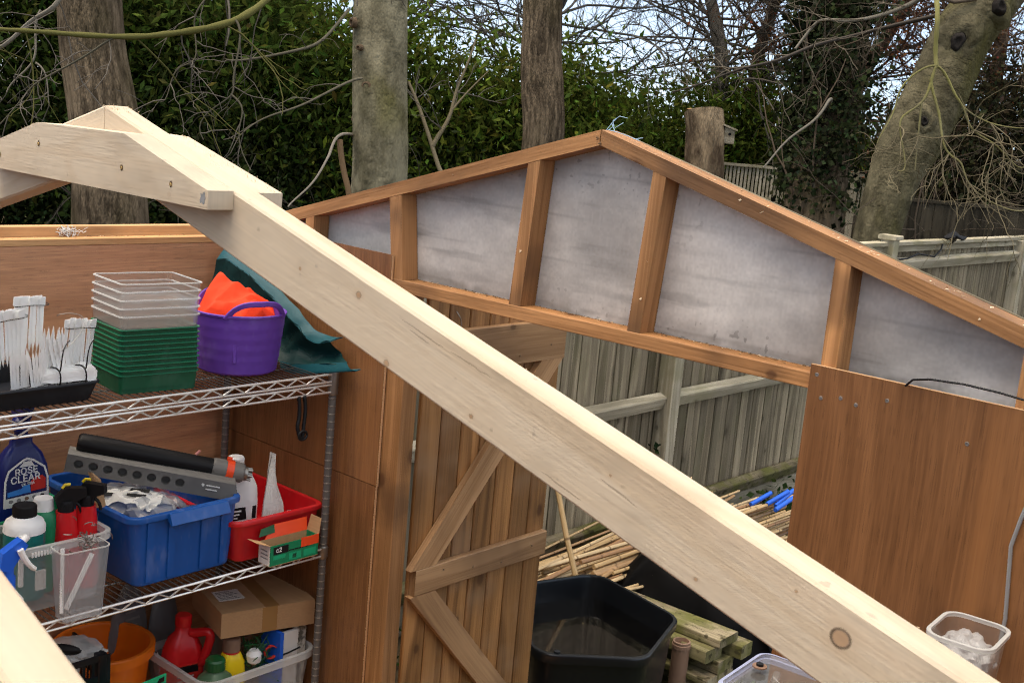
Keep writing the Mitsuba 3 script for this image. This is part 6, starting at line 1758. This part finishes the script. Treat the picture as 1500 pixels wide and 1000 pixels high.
# stack of mossy planks
pl = [((-1.02, -.405), (1.655, 1.80), (.262, .300)), ((-.98, -.425), (1.62, 1.74), (.205, .2605)), ((-.66, -.36), (1.76, 1.85), (.20, .2605)), ((-1.0, -.40), (1.66, 1.78), (.150, .2035)), ((-1.05, -.40), (1.60, 1.80), (.118, .1485)), ((-.98, -.37), (1.64, 1.79), (.06, .1165)), ((-.95, -.34), (1.62, 1.82), (-.01, .0585))]
names = ['top', 'second', 'short', 'third', 'wide', 'fifth', 'lowest']
for q, ((a, b), (c, d), (e, f_)) in enumerate(pl):
    solo('plank', timber((a, (c + d) / 2, (e + f_) / 2), (b, (c + d) / 2 + rg.normal(0, .012), (e + f_) / 2), d - c, f_ - e, c=.004), 'mossy_wood',
         {'top': 'mossy green-topped plank on top of the stack beside the trough', 'second': 'second plank down in the mossy stack', 'short': 'short square brown block at the right of the mossy stack', 'third': 'third plank down in the mossy stack', 'wide': 'thin pale plank sticking out in the lower half of the mossy stack', 'fifth': 'plank just above the lowest in the mossy stack', 'lowest': 'lowest plank of the mossy stack, on the ground'}[names[q]], 'plank')
solo('yellow_strip', timber((-.90, 1.650, .3015), (-.76, 1.648, .3015), .012, .002, c=0), 'yellow_plastic', 'yellow plastic strip on the edge of the top mossy plank', 'strip', smooth=False)
ps = thing('pipe_stub', 'short grey-brown ribbed post standing between the trough and the plank stack', 'post')
part(ps, 'shaft', place(lathe([(.036, -.02), (.036, .245), (.039, .247), (.039, .262), (.036, .264), (.036, .274), (.030, .276), (.028, .25)], 24), (-.535, 1.585, 0)), 'rust')
v, f = crumple(1.0, .75, .42, 23, 40, 34, .035, 2.4, .25)
solo('black_sheeting', place((v, f), (-.78, 2.22, .06), 12), 'sheet_black', 'crumpled black plastic sheeting heaped behind the mossy planks', 'sheeting', smooth=40)
# low weeds on the ground
pts = np.column_stack([rg.uniform(-1.7, .6, 5200), rg.uniform(.35, 4.6, 5200), rg.uniform(-.01, .05, 5200)])
v, f, c = leaves(rg, pts, .032, .6, (.05, .075, .02), .35, .3, -.3, .6)
solo('weeds', (v, f), 'leaf', 'low green weeds and clover on the ground outside the door', 'weeds', color=c, kind='stuff')
pts = np.column_stack([rg.normal(-1.35, .12, 500), rg.normal(4.3, .3, 500), rg.uniform(.02, .22, 500)])
v, f, c = leaves(rg, pts, .05, .7, (.035, .06, .02), .35, .3, 0, .6)
solo('ivy_plant', (v, f), 'leaf', 'small ivy plant growing at the fence foot beyond the canes', 'plant', color=c, kind='stuff')
pts = np.column_stack([np.full(90, XF + .02) + rg.uniform(0, .06, 90), rg.normal(2.86, .06, 90), rg.uniform(.35, .62, 90)])
v, f, c = leaves(rg, pts, .04, .7, (.02, .035, .014), .35, .3, 0, .6)
solo('ivy_sprig', (v, f), 'leaf', 'sprig of ivy climbing beside the fence post', 'plant', color=c, kind='stuff')

# ---------------------------------------------------------------- bench and boxes at the right
wbch = thing('workbench', 'timber workbench under the clear boxes at the right', 'workbench')
part(wbch, 'top', box((.58, -.52, .955), (1.46, -.010, .985), grain=0, c=.003), 'ledge_wood')
for x, y in ((.62, -.48), (1.42, -.48), (.62, -.05), (1.42, -.05)):
    part(wbch, 'leg', box((x - .03, y - .03, .041), (x + .03, y + .03, .9545), grain=2, c=.002), 'ledge_wood')


def clip_box(lab, c, w, d, h, rot):
    k = thing('clip_box', lab, 'storage box')
    a, b = shell(w, d, h, .9, .025, .006, 5, .012)
    part(k, 'body', place(a, c, rot), 'clear_plastic')
    part(k, 'rim', place(b, c, rot), 'blue_rim')
    lid = loft([(rr(w + .016, d + .016, .03, 5), h + .0005), (rr(w + .016, d + .016, .03, 5), h + .009), (rr(w - .004, d - .004, .024, 5), h + .010), (rr(w - .014, d - .014, .022, 5), h + .004), (rr(.02, .02, .008, 5), h + .004)], False, True)
    part(k, 'lid', place(lid.out(), c, rot), 'clear_plastic')
    edge = loft([(rr(w + .018, d + .018, .031, 5), h - .004), (rr(w + .019, d + .019, .031, 5), h + .0085), (rr(w + .008, d + .008, .028, 5), h + .0112), (rr(w + .002, d + .002, .026, 5), h + .0105)], False, False)
    part(k, 'lid_edge', place(edge.out(), c, rot), 'blue_rim')
    return k


K1 = (.838, -.205, .986)
clip_box('clear clip-lid box with a bluish rim below the big rafter at the right', K1, .285, .22, .190, 4)
st_ = thing('staples', 'grey metal staples and clips inside the clear clip-lid box', 'staples', kind='stuff')
mb = MB()
for _ in range(420):
    p = np.array([K1[0] + rg.uniform(-.10, .115), K1[1] + rg.uniform(-.08, .08), K1[2] + rg.uniform(.02, .155)]); d = unit(rg.normal(0, 1, 3)) * rg.uniform(.012, .03)
    e = unit(np.cross(d, rg.normal(0, 1, 3))) * .010
    tube([p - d + e, p - d, p + d, p + d + e], .0013, 4, mb)
part(st_, 'staple', mb, 'chrome', kind='stuff')
cl_ = thing('lid_clip', 'translucent plastic clip lying on the clip-lid box', 'clip')
part(cl_, 'body', timber((.790, -.250, 1.1965), (.770, -.200, 1.1965), .016, .010, c=.003), 'clear_plastic', smooth=False)
wsh = thing('washer', 'rusty washer lying on the lid at the left of the clip-lid box', 'washer')
part(wsh, 'disc', place(lathe([(.016, 0), (.016, .003), (.006, .003), (.006, .0)], 20), (.722, -.190, 1.1905)), 'rust')
part(wsh, 'nut', place(lathe([(.008, .003), (.008, .008), (.003, .008)], 12), (.722, -.190, 1.1905)), 'black')
K2 = (1.135, -.165, .986)
clip_box('clear clip-lid box under the open food container', (1.125, -.165, .986), .26, .26, .235, 0)
fc = thing('food_container', 'open clear food container holding crumpled plastic at the right edge', 'container')
a, b = shell(.118, .152, .185, .84, .03, .006, 5, .008)
FC = (1.136, -.168, 1.236)
part(fc, 'body', place(a, FC, 4), 'clear_plastic')
part(fc, 'rim', place(b, FC, 4), 'clear_rim')
for j, (s, p, d) in enumerate(((31, (1.136, -.17, 1.25), (.10, .13, .15)), (32, (1.136, -.165, 1.32), (.10, .13, .09)))):
    k = thing('crumpled_film', ('lower', 'upper')[j] + ' crumpled sheet of clear film in the open food container', 'film')
    part(k, 'film', place(sheet_lump(*d, s, 44, 24, .10, 3.4), p, 30 * j), 'film', smooth=15)
rd = thing('stopper', 'dull red bottle cap inside the open food container', 'stopper')  # a loose red cap from a bottle
part(rd, 'shell', place(lathe([(.016, 0), (.017, .004), (.015, .022), (.012, .025)], 18), (1.175, -.215, 1.30), 0, 40), 'label_red')
